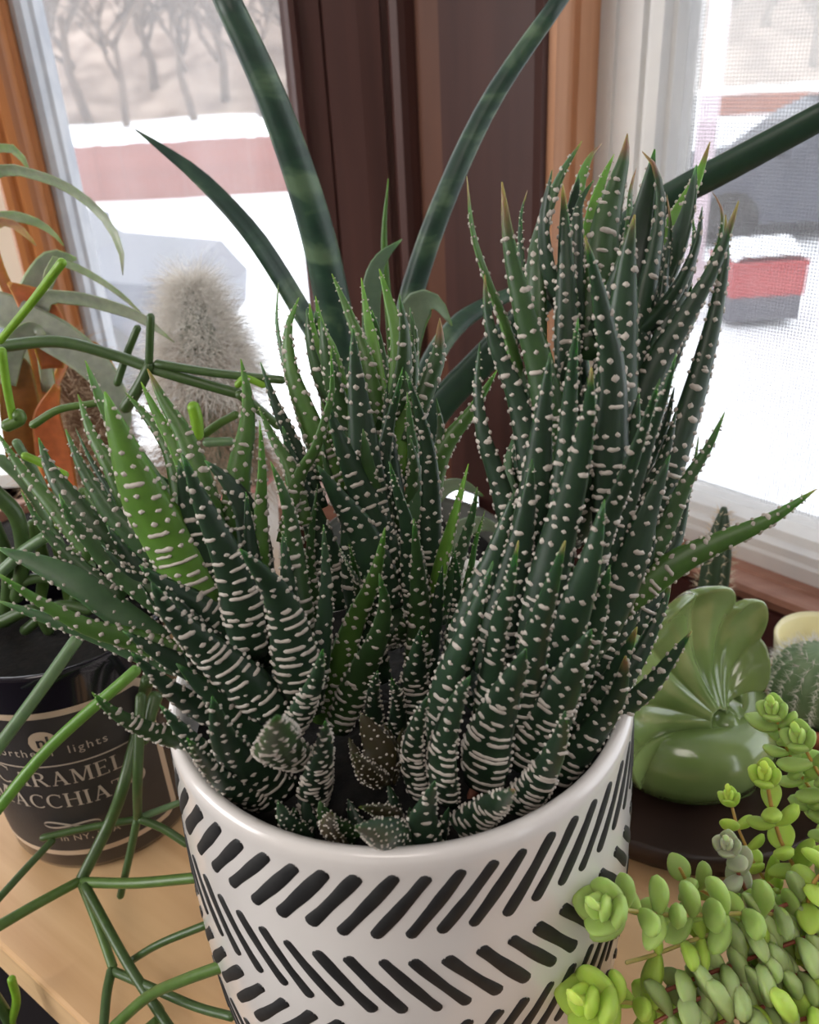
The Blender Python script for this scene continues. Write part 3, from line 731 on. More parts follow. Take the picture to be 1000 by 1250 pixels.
# ================================================================== CANDLE JAR reused as a pot
JX, JY = -.165, .331
jar = empty('candle_jar', (JX, JY, 0), 'dark candle jar with a cream bordered lettered label, reused as a pot', 'jar')
M_jar = mat('dark_jar_glass', (.010, .008, .014), rough=.12, coat=.5)
def jrad(z): return .0462 + .0046*(z/.12)
mbj = MB(); mbj.lathe([(.01,0),(.041,0),(.045,.0015),(.0463,.005)]+[(jrad(z), z) for z in (.02,.04,.06,.08,.1,.114)]+[(.0507,.1175),(.0502,.119),(.0492,.1195),(.0480,.118),(.0472,.11),(.0450,.05),(.043,.02),(.01,.018)], (JX, JY, 0), 72)
obj('glass', mbj, M_jar, jar)
mbj = MB(); mbj.lathe([(.0455,.098),(.03,.102),(.004,.103)], (JX, JY, 0), 40); obj('soil', mbj, M_soil, jar)
def jhit(x, y):
    lo, hi = .15, .45; d = ray(x, y); t = .2
    a = CAM; best = None
    tt = .1
    while tt < .8:
        p = a+d*tt; r = math.hypot(p.x-JX, p.y-JY)
        if r <= jrad(p.z): return math.atan2(p.x-JX, -(p.y-JY)), p.z
        tt += .0005
    return None
LC = jhit(72, 960)[0]            # angle of the label's centre line
def jwrap(mb, name, m, parent, lift, label=None):
    out = MB(); out.f = mb.f
    for p in mb.v:
        r = jrad(p.y)+lift+p.z; th = LC + p.x/jrad(p.y)
        out.v.append(V((JX+r*math.sin(th), JY-r*math.cos(th), p.y)))
    return obj(name, out, m, parent, False, label=label)
def grid_rect(x0, x1, z0, z1, nx=24, ch=0):
    mb = MB(); rows = []
    for i in range(nx+1):
        x = x0+(x1-x0)*i/nx
        e = min(x-x0, x1-x); c = max(0, ch-e)
        rows.append([V((x, z0+c, 0)), V((x, z1-c, 0))])
    mb.loft(rows, closed=False); return mb
zt = jhit(60, 868)[1]; zb = jhit(110, 1041)[1]
hwL = .049
M_lab_b = mat('label_cream', (.55, .42, .30), rough=.6); M_lab = mat('label_charcoal', (.030, .026, .026), (.04, .035, .034), 60, .5)
M_txt = mat('label_lettering', (.50, .42, .34), rough=.6)
lb = jwrap(grid_rect(-hwL, hwL, zb, zt, 48, .005), 'label', M_lab_b, jar, .0002)
jwrap(grid_rect(-hwL+.0032, hwL-.0032, zb+.0032, zt-.0032, 48, .004), 'label_panel', M_lab, lb, .00035)
def text(body, size, z, x=0, bold=0, spacing=1.0):
    cu = bpy.data.curves.new('t', 'FONT'); cu.body = body; cu.size = size; cu.align_x = 'CENTER'; cu.space_character = spacing; cu.offset = bold
    cu.resolution_u = 3
    o = bpy.data.objects.new('t', cu); COL.objects.link(o)
    bpy.context.view_layer.update()
    me = bpy.data.meshes.new_from_object(o.evaluated_get(bpy.context.evaluated_depsgraph_get()))
    mb = MB(); mb.v = [V((p.co.x+x, p.co.y+z, 0)) for p in me.vertices]; mb.f = [tuple(f.vertices) for f in me.polygons]
    bpy.data.objects.remove(o); bpy.data.curves.remove(cu); bpy.data.meshes.remove(me)
    return mb
def glyph(ch):
    """roman capital of unit height: thick stems, thin hairlines, slab-like serifs"""
    mb = MB(); TK, TN, SR = .15, .065, .05
    def bar(x0, y0, x1, y1, w):
        d = V((x1-x0, y1-y0, 0)).normalized(); n_ = V((-d.y, d.x, 0))*w*.5; a_, b_ = V((x0, y0, 0)), V((x1, y1, 0))
        mb.add([a_-n_, b_-n_, b_+n_, a_+n_], [(0, 1, 2, 3)])
    def stemv(x, y0=0, y1=1, serif=True, w=TK):
        bar(x, y0, x, y1, w)
        if serif:
            for y in (y0+SR/2, y1-SR/2): bar(x-w*.5-.08, y, x+w*.5+.08, y, SR)
    def arc(cx, cy, rx, ry, a0, a1):
        rows = []
        for i in range(25):
            t_ = math.radians(a0+(a1-a0)*i/24); w_ = TN+(TK-TN)*abs(math.cos(t_))
            c_, s_ = math.cos(t_), math.sin(t_)
            rows.append([V((cx+(rx-w_)*c_, cy+(ry-TN)*s_, 0)), V((cx+rx*c_, cy+ry*s_, 0))])
        mb.loft(rows, closed=False)
    if ch == 'I': stemv(.16); wd = .32
    elif ch == 'L': stemv(.16); bar(.16, SR/2, .68, SR/2, SR); bar(.65, 0, .65, .22, .05); wd = .72
    elif ch == 'E':
        stemv(.16); bar(.16, SR/2, .66, SR/2, SR); bar(.16, 1-SR/2, .64, 1-SR/2, SR); bar(.16, .52, .5, .52, SR); bar(.64, 0, .64, .2, .05); bar(.62, .82, .62, 1, .05); bar(.5, .43, .5, .61, .04); wd = .72
    elif ch == 'T': stemv(.40); bar(.02, 1-SR/2, .78, 1-SR/2, SR); bar(.04, .8, .04, 1, .05); bar(.76, .8, .76, 1, .05); wd = .8
    elif ch == 'H': stemv(.16); stemv(.74); bar(.16, .52, .74, .52, SR); wd = .90
    elif ch == 'A': bar(.14, .02, .44, .99, TN); bar(.42, .99, .74, .02, TK); bar(.22, .34, .64, .34, SR); bar(.02, SR/2, .28, SR/2, SR); bar(.58, SR/2, .90, SR/2, SR); wd = .92
    elif ch == 'M': stemv(.14, w=TN); bar(.18, .98, .52, .06, TK*.95); bar(.52, .06, .86, .98, TN); stemv(.92); wd = 1.08
    elif ch == 'R': stemv(.16); arc(.36, .735, .34, .265, -90, 90); bar(.16, 1-TN/2, .37, 1-TN/2, TN); bar(.16, .47+TN/2, .37, .47+TN/2, TN); bar(.40, .49, .76, .03, TK*.9); bar(.66, SR/2, .90, SR/2, SR); wd = .90
    elif ch == 'C': arc(.46, .5, .46, .51, 52, 308); bar(.74, .74, .74, .94, .05); wd = .82
    elif ch == 'O': arc(.47, .5, .47, .51, 0, 360); wd = .94
    return mb, wd
def serif_line(words, z, big, small, gap=.10, **k):
    out = MB(); x = 0
    for w_ in words:
        for i, ch in enumerate(w_):
            g_, wd = glyph(ch); sz = big if i == 0 else small
            out.add([V((x+p.x*sz, z+p.y*sz, 0)) for p in g_.v], g_.f); x += (wd+gap)*sz
    for p in out.v: p.x -= (x-gap*small)/2
    return out
def zz(px, py): return jhit(px, py)[1]
z_logo = zz(52, 906); z_nl = zz(65, 921); z_car = zz(72, 958); z_mac = zz(80, 984); z_orn = zz(85, 1006); z_ny = zz(95, 1024); z_line = zz(60, 935)
disc = MB()
rows = []
for i in range(17):
    x = -.0062+.0124*i/16; hh = math.sqrt(max(0, .0062**2-x*x)); rows.append([V((x, z_logo-hh, 0)), V((x, z_logo+hh, 0))])
disc.loft(rows, closed=False)
lg = jwrap(disc, 'round_logo', M_lab_b, lb, .0005)
jwrap(text('nl', .0085, z_logo-.0025, bold=.0002), 'logo_lettering', M_lab, lb, .0007)
jwrap(text('northern  lights', .0062, z_nl, spacing=1.25), 'lettering', M_txt, lb, .0006)
jwrap(grid_rect(-hwL+.0032, hwL-.0032, z_line-.0004, z_line+.0004, 40), 'rule', M_txt, lb, .00055)
jwrap(serif_line(['CARAMEL'], z_car, .0110, .0085), 'lettering', M_txt, lb, .0006)
jwrap(serif_line(['MACCHIATO'], z_mac, .0110, .0085), 'lettering', M_txt, lb, .0006)
orn = MB()
rows = []
for i in range(49):                       # a flourish: a flat loop that runs out into a tail on both sides
    t_ = i/48*2*math.pi; x = .0125*math.cos(t_); z = z_orn + .0022*math.sin(2*t_)*.8 - .0009*math.cos(t_); w_ = .00035+.00025*abs(math.sin(t_))
    rows.append([V((x, z-w_, 0)), V((x, z+w_, 0))])
orn.loft(rows, closed=False)
jwrap(orn, 'scroll_ornament', M_txt, lb, .0006)
jwrap(text('in NY, USA', .0052, z_ny, x=.006, spacing=1.1), 'lettering', M_txt, lb, .0006)

# ================================================================== PENCIL CACTUS in the jar
pc = empty('pencil_cactus', (JX, JY, .10), 'jointed pencil cactus with thin round green stems trailing from the dark jar', 'plant')
PG = (.088, .160, .034); PD = (.054, .100, .028); PL = (.20, .38, .03); PGY = (.12, .20, .095)
for px_, Y_, w0, w1, c_ in [
 ([(-10,424),(70,417),(140,434),(175,446),(212,458),(292,481)], (.36,.34), 14, 12, PD),
 ([(192,444),(260,455),(345,464)], (.345,.335), 10, 9, PD),
 ([(153,498),(168,475),(183,446)], .345, 14, 12, PD), ([(182,442),(184,386)], .345, 9, 9, PD), ([(168,400),(154,435),(143,468)], .36, 8, 9, PD),
 ([(0,416),(38,370),(76,320)], (.33,.31), 9, 10, PL), ([(2,428),(8,470),(16,512)], .33, 10, 9, PL), ([(40,519),(72,500),(118,492)], .35, 9, 8, PG),
 ([(241,532),(240,512),(236,496)], .33, 14, 14, PL), ([(250,530),(268,517),(288,506)], .335, 10, 9, PG), ([(252,540),(282,539)], .33, 11, 10, PGY),
 ([(292,481),(310,495),(340,520)], .335, 11, 10, PD), ([(290,470),(300,462),(322,470)], .335, 8, 8, PL),
 ([(8,520),(24,512),(22,505)], .33, 14, 14, PG),
 ([(0,560),(30,590),(60,640),(90,700)], .34, 12, 11, PGY), ([(20,540),(50,590),(70,640)], .345, 10, 10, PGY), ([(30,556),(52,566),(80,580)], .34, 9, 9, PL),
 ([(-8,600),(20,630),(28,680),(20,730)], .335, 18, 15, PD), ([(-8,640),(10,690),(6,760)], .34, 16, 14, PD), ([(40,640),(54,690),(46,750)], .345, 14, 12, PG),
 ([(66,650),(78,700),(90,760)], .345, 12, 12, PG), ([(70,640),(100,650)], .34, 10, 9, PL), ([(0,700),(30,672),(56,655)], .33, 13, 13, PGY), ([(16,715),(50,705),(80,712)], .335, 12, 11, PD),
 ([(30,770),(70,740),(110,745)], .33, 12, 12, PD), ([(90,670),(84,700)], .335, 14, 13, PG), ([(110,690),(90,740),(100,790)], .335, 13, 11, PD), ([(0,760),(40,745),(60,770)], .33, 14, 13, PD),
 ([(60,610),(85,630),(105,670)], .35, 10, 10, PL), ([(100,600),(130,660),(140,720)], .35, 11, 10, PG),
 # stems hanging before the jar
 ([(180,830),(176,848),(168,890),(151,958),(134,1004),(100,1072)], ('z',.11,.022), 14, 13, PD),
 ([(170,880),(160,905),(135,950),(103,1002)], ('z',.06,.02), 10, 9, PD),
 ([(-8,1134),(44,1104),(96,1076)], ('z',.03,.022), 12, 11, PG), ([(102,1077),(165,1078),(244,1071)], ('z',.022,.05), 12, 11, PG),
 ([(100,1080),(120,1130),(138,1181)], ('z',.022,.012), 10, 10, PG), ([(104,1082),(150,1166),(180,1214),(212,1262)], ('z',.024,.014), 12, 11, PD),
 ([(158,1174),(195,1152),(254,1128)], ('z',.014,.04), 8, 9, PD), ([(138,1254),(180,1217),(225,1196),(293,1172)], ('z',.012,.075), 13, 13, PG),
 ([(136,1185),(130,1215),(126,1262)], ('z',.012,.010), 11, 10, PD), ([(140,1186),(186,1206),(240,1229),(283,1241)], ('z',.012,.035), 11, 10, PD),
 ([(-8,994),(63,910),(166,818)], (.25,.272), 13, 13, (.12, .27, .04)), ([(-8,920),(44,850),(94,780)], (.26,.285), 14, 14, PGY),
 ([(-8,1104),(30,1062),(64,1026)], ('z',.025,.03), 8, 8, PD), ([(52,1023),(105,1011),(162,1001)], ('z',.03,.035), 8, 8, PD),
 ([(172,850),(168,950),(168,998)], ('z',.105,.045), 12, 10, PD), ([(168,998),(158,1045),(147,1094)], ('z',.045,.012), 9, 8, PD),
 ([(174,997),(218,980)], ('z',.045,.05), 8, 7, PGY), ([(172,1000),(200,1012),(228,1030)], ('z',.045,.035), 9, 9, PD),
 ([(180,1216),(196,1238),(172,1262)], ('z',.012,.012), 10, 10, PG), ([(190,850),(182,880),(176,905)], ('z',.10,.085), 16, 10, PD),
 ([(12,1252),(20,1222),(14,1195)], .225, 10, 9, PL), ([(-8,1215),(8,1240),(16,1262)], .225, 13, 12, PD)]:
    stem(pc, px_, Y_, w0*1.12, w1*1.12, c_)

# ================================================================== COPPER-BACKED PLANT far left
BX, BY = onY(25, 560, .46).x, .46
bpot = empty('flower_pot', (BX, BY, 0), 'brown pot holding the copper leaved plant at the left window', 'pot')
mbq = MB(); mbq.lathe([(.02,0),(.042,0),(.05,.07),(.052,.09),(.049,.09),(.046,.08),(.01,.078)], (BX, BY, 0), 40); obj('body', mbq, mat('brown_clay', (.18,.08,.05), (.24,.11,.07), 30, .7), bpot)
mbq = MB(); mbq.lathe([(.0485,.084),(.03,.088),(.005,.088)], (BX, BY, 0), 32); obj('soil', mbq, M_soil, bpot)
M_copper = leaf_mat('copper_leaf', sub=.3, rough=.4, speck=.4); SG = (.30, .32, .26); CP = (.50, .14, .05); PK = (.50, .24, .18)
bp = empty('copper_plant', (BX, BY, .085), 'arching silver green plant with copper undersides in front of the left window', 'plant')
for px_, Y_, wd, c_ in [
 ([(0,470),(-30,330),(-40,240),(0,208),(37,212),(75,225),(112,250),(135,277),(148,308),(150,336)], [.46,.46,.46,.46,.455,.45,.445,.44,.435,.43], [14,16,18,17,16,16,15,13,8,1], SG),
 ([(-10,420),(-40,230),(0,180),(24,190),(36,208)], .47, [10,12,12,10,2], SG),
 ([(-10,440),(-30,300),(0,266),(35,268),(62,282),(78,300)], .47, [10,12,14,12,8,2], SG), ([(-10,440),(-30,310),(0,272),(25,280),(44,300)], .465, [10,12,12,10,2], PK),
 ([(26,480),(28,400),(44,350),(66,318),(94,316)], [.46,.46,.46,.465,.47], [16,28,36,28,3], SG),
 ([(64,450),(58,405),(42,372),(10,345)], [.44,.44,.44,.44], [26,46,46,4], CP),
 ([(60,520),(40,420),(20,375),(0,330),(-10,290)], .45, [14,16,16,14,10], CP), ([(60,480),(50,375),(87,364),(137,375),(175,390),(213,418)], [.45,.44,.435,.43,.425,.42], [18,20,22,22,18,2], SG),
 ([(40,470),(60,330),(85,324),(120,341),(150,362),(176,386)], [.455,.45,.45,.45,.445,.44], [10,10,11,10,8,2], SG),
 ([(-20,370),(0,376),(70,412),(120,452),(148,500),(152,535)], [.44,.435,.43,.425,.42,.42], [40,44,48,38,26,6], SG),
 ([(30,560),(25,500),(18,450),(10,425)], .43, [44,50,40,2], (.30,.12,.03)), ([(75,600),(65,550),(58,510),(70,470)], .43, [40,44,34,8], CP),
 ([(66,470),(90,425),(118,425),(142,452)], .462, [12,14,12,2], CP), ([(10,470),(20,420),(40,400),(56,412)], .425, [18,26,20,4], SG)]:
    blade('leaf', bp, px_, Y_, wd, M_copper, c_, thick=.16, cup=-.3, twist=random.uniform(-25, 25))

# ================================================================== OLD MAN CACTI (woolly)
def hair_mesh(center, rad, z0, z1, n, ln, wid, seed, droop=.6):
    rr = random.Random(seed); mb = MB()
    for _ in range(n):
        t = rr.random(); a = rr.random()*2*math.pi
        r = rad(t); z = z0+(z1-z0)*t
        p = V((center[0]+r*math.cos(a), center[1]+r*math.sin(a), z)); out = V((math.cos(a), math.sin(a), 0))
        d = (out*rr.uniform(.5, 1.1)+V((rr.uniform(-.7,.7), rr.uniform(-.7,.7), rr.uniform(-.9, .5)+t*1.1))).normalized()
        l = ln*rr.uniform(.5, 1.3); s = d.orthogonal().normalized()*wid
        s = Matrix.Rotation(rr.random()*6, 3, d) @ s
        q = p; row = []
        for k in range(5):
            row.append([q-s*(1-k/5), q+s*(1-k/5)]); d = (d+V((rr.uniform(-.35,.35), rr.uniform(-.35,.35), -droop*.35+rr.uniform(-.2,.2)))).normalized(); q = q+d*l/4
        mb.loft(row, closed=False)
    return mb
def ribbed(center, rad, z0, z1, ribs=14, amp=.10, nz=18):
    mb = MB(); rings = []; n = ribs*4
    for i in range(nz+1):
        t = i/nz; r = rad(t); rings.append([V((center[0]+r*(1+amp*math.cos(ribs*2*math.pi*k/n))*math.cos(2*math.pi*k/n), center[1]+r*(1+amp*math.cos(ribs*2*math.pi*k/n))*math.sin(2*math.pi*k/n), z0+(z1-z0)*t)) for k in range(n)])
    mb.loft(rings); return mb
OP = onY(264, 540, .52); OX, OY = OP.x, .52
ZP = .096
opot = empty('flower_pot', (OX, OY, 0), 'white pot with a pink rim under the tall woolly cactus', 'pot')
M_whitepot = mat('white_pot', (.75, .70, .64), rough=.4); M_pinkrim = mat('pink_rim', (.75, .30, .30), rough=.4)
mbq = MB(); mbq.lathe([(.02,0),(.029,0),(.036,ZP-.004),(.033,ZP-.004),(.031,ZP-.02),(.01,ZP-.02)], (OX, OY, 0), 40); obj('body', mbq, M_whitepot, opot)
mbq = MB(); mbq.lathe([(.0362,ZP-.0035),(.0368,ZP-.001),(.0362,ZP),(.034,ZP),(.033,ZP-.0035)], (OX, OY, 0), 40); obj('rim', mbq, M_pinkrim, opot)
mbq = MB(); mbq.lathe([(.0318,ZP-.012),(.02,ZP-.008),(.003,ZP-.008)], (OX, OY, 0), 32); obj('soil', mbq, M_soil, opot)
ztop = onY(266, 342, .52).z
oc = empty('old_man_cactus', (OX, OY, ZP-.012), 'tall white haired old man cactus against the left window pane', 'cactus')
orad = lambda t: .024*(1.3-.72*t)*math.sqrt(max(.02, 1-(max(0, t-.25)/.78)**2.2))*(1-.25*t)
obj('body', ribbed((OX, OY), lambda t: orad(t)*.92, ZP-.012, ztop), mat('cactus_green', (.12,.16,.10), (.18,.22,.15), 60, .6), oc)
M_hair = mat('white_cactus_hair', (.80, .76, .70), (.90, .87, .82), 40, .9, spec=.2)
M_hair2 = mat('tan_cactus_hair', (.36, .25, .17), (.52, .40, .30), 40, .9, spec=.2)
obj('hair', hair_mesh((OX, OY), orad, ZP+.06, ztop, 9000, .020, .00016, 5, .35), M_hair, oc, kind='stuff')
obj('hair', hair_mesh((OX, OY), orad, ZP-.005, ZP+.085, 6500, .028, .00020, 6, .8), M_hair2, oc, kind='stuff')
# a second, tan woolly column left of it
O2 = onY(112, 600, .54); zt2 = onY(118, 425, .54).z
oc2 = empty('woolly_cactus', (O2.x, .54, 0), 'squat tan woolly cactus between the copper plant and the white haired cactus', 'cactus')
o2r = lambda t: .034*math.sqrt(max(.02, 1-(max(0, t-.35)/.68)**2.2))
obj('body', ribbed((O2.x, .54), lambda t: o2r(t)*.9, 0.0, zt2), mat('cactus_tan', (.22,.13,.08), (.34,.2,.12), 60, .7), oc2)
obj('hair', hair_mesh((O2.x, .54), o2r, .03, zt2, 4200, .020, .0003, 8, .7), mat('pale_tan_hair', (.50, .36, .24), (.66, .52, .38), 40, .9, spec=.2), oc2, kind='stuff')
O3 = onY(48, 520, .61); zt3 = onY(50, 425, .61).z
oc3 = empty('hairy_cactus', (O3.x, .61, 0), 'slim yellowish green hairy cactus behind the copper plant', 'cactus')
o3r = lambda t: .018*math.sqrt(max(.02, 1-(max(0, t-.6)/.43)**2.2))
obj('body', ribbed((O3.x, .61), lambda t: o3r(t)*.95, 0.0, zt3), mat('cactus_yellow_green', (.30,.30,.10), (.42,.40,.18), 60, .6), oc3)
obj('hair', hair_mesh((O3.x, .61), o3r, .06, zt3, 1200, .010, .0002, 9, .3), M_hair, oc3, kind='stuff')

# ================================================================== RIGHT SIDE: tray, green planter, cacti
GX, GY_ = .135, .338
tray = MB(); tray.lathe([(.02,.0),(.074,0),(.079,.004),(.081,.016),(.079,.017),(.076,.008),(.02,.007)], (GX, GY_, 0), 56)
obj('saucer', tray, mat('dark_brown_wood', (.028,.014,.010), (.05,.026,.018), 30, .5), None, True, None, 'dark brown round saucer under the green fluted planter', 'saucer', origin=(GX, GY_, 0))
gp = empty('ceramic_planter', (GX, GY_, .0075), 'glossy green ceramic planter shaped like a fluted fan shell', 'planter')
M_green = mat('green_glaze', (.13, .21, .06), (.26, .35, .125), 22, .17, coat=.5, sub=.0, lo=.3, hi=.7)
# round lower body
mbg = MB(); mbg.lathe([(.02,.0078),(.038,.0078),(.044,.011),(.0465,.020),(.0455,.031),(.040,.041),(.032,.045),(.027,.044),(.025,.042),(.031,.037),(.036,.028),(.036,.018),(.02,.014)], (GX, GY_, 0), 64)
obj('bowl', mbg, M_green, gp)
# fan: a fluted shell rising from the bowl's right side, spreading towards the planter
def fan_mesh():
    hub = onY(884, 884, .312)
    edge_px = [(778,962),(768,940),(760,905),(758,862),(762,822),(776,785),(798,757),(824,734),(848,722),(870,721),(887,732),(894,744),(903,737),(915,740),(924,758),(925,788),(922,815),(916,845)]
    edgeY = [.296,.291,.288,.288,.289,.292,.298,.306,.316,.324,.330,.333,.336,.339,.339,.335,.330,.325]
    E3 = [onY(x, y, Y) for (x, y), Y in zip(edge_px, edgeY)]
    m = 129; ed = catmull(E3, m)
    nr = 22; front = []; back = []
    nfl = 6.4
    for i in range(nr+1):
        t = i/nr; fr_, bk = [], []
        for j in range(m):
            u = j/(m-1); p = hub.lerp(ed[j], .10+.90*t)
            radial = (ed[j]-hub).normalized(); tang = (ed[min(j+1, m-1)]-ed[max(j-1, 0)]).normalized()
            nrm = radial.cross(tang).normalized()
            if nrm.dot(CAM-p) < 0: nrm = -nrm
            fl_ = abs(math.sin(math.pi*(nfl*u+.35)))**.75           # rounded flutes with sharp valleys
            a = .0062*t*min(1, u/.22+.15)
            bow = .007*math.sin(math.pi*t)              # concave dish
            lip = .0045*max(0, (t-.80)/.20)**2
            q = p + nrm*(fl_*a - bow + lip*.6)
            ext = radial*(.004*fl_*t*min(1, u/.22))
            fr_.append(q+ext); bk.append(q+ext*.85 - nrm*(.0055+.002*t))
        front.append(fr_); back.append(bk)
    mb = MB(); n_ = m
    vs = [p for r in front for p in r] + [p for r in back for p in r]; off = (nr+1)*n_; fs = []
    for i in range(nr):
        for j in range(n_-1):
            a = i*n_+j; fs.append((a, a+1, a+n_+1, a+n_)); fs.append((off+a, off+a+n_, off+a+n_+1, off+a+1))
    for j in range(n_-1):
        a = nr*n_+j; fs.append((a, a+1, off+a+1, off+a)); a = j; fs.append((a+1, a, off+a, off+a+1))
    for i in range(nr):
        a = i*n_; fs.append((a, a+n_, off+a+n_, off+a)); a = i*n_+n_-1; fs.append((a+n_, a, off+a, off+a+n_))
    mb.add(vs, fs); return mb
fo = obj('fluted_fan', fan_mesh(), M_green, gp)
sb = fo.modifiers.new('smooth', 'SUBSURF'); sb.levels = 1; sb.render_levels = 1
# skirt joining fan and bowl (left shoulder and neck)
def blob(pts_r, n=20, K=20):
    path = catmull([p for p, r in pts_r], n); rs = catmull([V((r, 0, 0)) for p, r in pts_r], n)
    mb = MB(); mb.tube(path, lambda t: rs[min(n-1, int(round(t*(n-1))))].x, K); return mb
obj('neck', blob([(onY(886,882,.315), .007), (onY(884,905,.316), .013), (onY(880,940,.318), .021), (V((GX+.008, GY_-.012, .026)), .027)]), M_green, gp)

def spine_mesh(center, pts, ln, wid, seed, k=5):
    rr = random.Random(seed); mb = MB()
    for p, nrm in pts:
        for _ in range(k):
            d = (nrm+V((rr.uniform(-.8,.8), rr.uniform(-.8,.8), rr.uniform(-.6,.8)))).normalized(); s = d.orthogonal().normalized()*wid
            s2 = d.cross(s)
            mb.add([p+s, p-s*.5+s2*.86, p-s*.5-s2*.86, p+d*ln*rr.uniform(.6, 1.2)], [(0,1,3),(1,2,3),(2,0,3)])
    return mb
def areoles(center, rad, z0, z1, ribs, rows, amp):
    out = []
    for i in range(rows):
        t = (i+.5)/rows; r = rad(t)*(1+amp); z = z0+(z1-z0)*t
        for k in range(ribs):
            a = 2*math.pi*k/ribs; out.append((V((center[0]+r*math.cos(a), center[1]+r*math.sin(a), z)), V((math.cos(a), math.sin(a), .2+.8*max(0, t-.6)))))
    return out
# slim columnar cactus
TX, TY = onY(873, 700, .402).x, .402
ztc = onY(877, 620, .402).z
tpot = empty('flower_pot', (TX, TY, 0), 'small dark pot of the slim spiny cactus below the right window', 'pot')
mbq = MB(); mbq.lathe([(.01,0),(.018,0),(.0215,.03),(.0222,.034),(.0205,.034),(.019,.028),(.005,.028)], (TX, TY, 0), 32); obj('body', mbq, mat('dark_plastic', (.02,.02,.022), rough=.5), tpot)
mbq = MB(); mbq.lathe([(.0195,.03),(.01,.032),(.002,.032)], (TX, TY, 0), 24); obj('soil', mbq, M_soil, tpot)
tc = empty('column_cactus', (TX, TY, .03), 'slim dark green column cactus with pale spines in front of the right window sill', 'cactus')
trad = lambda t: .0082*(1-.2*t)*max(.1, 1-(max(0, t-.55)/.47)**1.6)**.7
obj('body', ribbed((TX, TY), trad, .03, ztc, 8, .16), mat('dark_cactus', (.018,.038,.018), (.035,.06,.028), 120, .55), tc)
obj('spines', spine_mesh(None, areoles((TX, TY), trad, .035, ztc, 8, 14, .16), .0055, .00022, 4, 4), mat('pale_spine', (.62,.50,.36), rough=.6), tc, kind='stuff')
# round white-spined cactus
RX, RY = onY(994, 850, .335).x, .335
zc_ = onY(985, 835, .335).z
rpot = empty('flower_pot', (RX, RY, 0), 'small terracotta pot of the round cactus beside the green planter', 'pot')
mbq = MB(); mbq.lathe([(.01,0),(.017,0),(.022,.026),(.024,.026),(.024,.034),(.0215,.034),(.020,.026),(.005,.026)], (RX, RY, 0), 36); obj('body', mbq, mat('terracotta', (.42,.12,.06), (.52,.18,.09), 60, .75), rpot)
mbq = MB(); mbq.lathe([(.0208,.029),(.01,.031),(.002,.031)], (RX, RY, 0), 24); obj('soil', mbq, M_soil, rpot)
rc = empty('round_cactus', (RX, RY, .03), 'round pincushion cactus with short white spines in the terracotta pot', 'cactus')
ztr = onY(990, 796, .335).z
rrad = lambda t: .0215*math.sqrt(max(.04, 1-abs(2*t-.85)**2.4/1.45))
obj('body', ribbed((RX, RY), rrad, .03, ztr, 18, .05, 14), mat('cactus_pale_green', (.12,.20,.09), (.19,.27,.14), 120, .55), rc)
obj('spines', spine_mesh(None, areoles((RX, RY), rrad, .032, ztr, 18, 13, .05), .0055, .00020, 14, 9), mat('white_spine', (.82,.80,.72), rough=.6), rc, kind='stuff')
# pale yellow dish behind it
dd = onY(1004, 800, .385); ddz = dd.z+.004
mbq = MB(); mbq.lathe([(.01,0),(.020,0),(.024,.006),(.0262,ddz),(.0270,ddz+.006),(.0262,ddz+.008),(.0240,ddz+.005),(.022,.01),(.005,.006)], (dd.x, .385, 0), 40)
obj('cup', mbq, mat('pale_yellow_glaze', (.80,.74,.42), (.86,.80,.50), 30, .3, coat=.3), None, True, None, 'pale yellow ceramic cup behind the round cactus', 'cup', origin=(dd.x, .385, 0))

# ================================================================== TRAILING SEDUM lower right
QX, QY = .178, .178
qpot = empty('flower_pot', (QX, QY, 0), 'dark pot half hidden under the trailing green sedum', 'pot')
mbq = MB(); mbq.lathe([(.02,0),(.040,0),(.049,.058),(.050,.062),(.047,.062),(.044,.05),(.01,.05)], (QX, QY, 0), 40); obj('body', mbq, mat('aubergine_glaze', (.022,.012,.014), rough=.3), qpot)
mbq = MB(); mbq.lathe([(.0455,.055),(.03,.058),(.003,.058)], (QX, QY, 0), 32); obj('soil', mbq, M_soil, qpot)
sd = empty('trailing_sedum', (QX, QY, .056), 'trailing sedum with plump round lime green leaves on reddish stems', 'succulent')
M_sedum = leaf_mat('sedum_leaf', sub=.5, rough=.5, spec=.3, speck=.15)
def sedum_mesh(kind):
    """plump leaf, base at origin, growing along +X, upper face +Z, unit length"""
    mb = MB(); rings = []; n, K = 10, 10
    for i in range(n+1):
        t = i/n; x = t
        if kind == 0: wv = .40*math.sin(math.pi*min(1, t*.93+.07))**.5*(.62+.38*t)
        else: wv = .44*math.sin(math.pi*min(1, t*.9+.08))**.6*(1-.12*t)
        wv = max(wv, .02); th = wv*(.72 if kind == 0 else .55); zc = .10*t*t
        rings.append([V((x, wv*math.cos(2*math.pi*k/K), zc+th*math.sin(2*math.pi*k/K)*(.65 if math.sin(2*math.pi*k/K) > 0 else 1.1))) for k in range(K)])
    mb.loft(rings)
    me = bpy.data.meshes.new('sedum_leaf'); me.from_pydata([tuple(p) for p in mb.v], [], mb.f); me.materials.append(M_sedum)
    me.polygons.foreach_set('use_smooth', [True]*len(me.polygons)); return me
SM = [sedum_mesh(0), sedum_mesh(1)]
SB = base(sd)
def sleaf(p, d, up, ln, kind, color):
    x = d.normalized(); z = (up-x*up.dot(x)).normalized(); y = z.cross(x)
    o = bpy.data.objects.new('leaf', SM[kind]); COL.objects.link(o); o.parent = sd
    o.matrix_local = Matrix.Translation(p-SB) @ Matrix(((x.x,y.x,z.x,0),(x.y,y.y,z.y,0),(x.z,y.z,z.z,0),(0,0,0,1))) @ Matrix.Scale(ln, 4)
    o.color = (*color, 1); return o
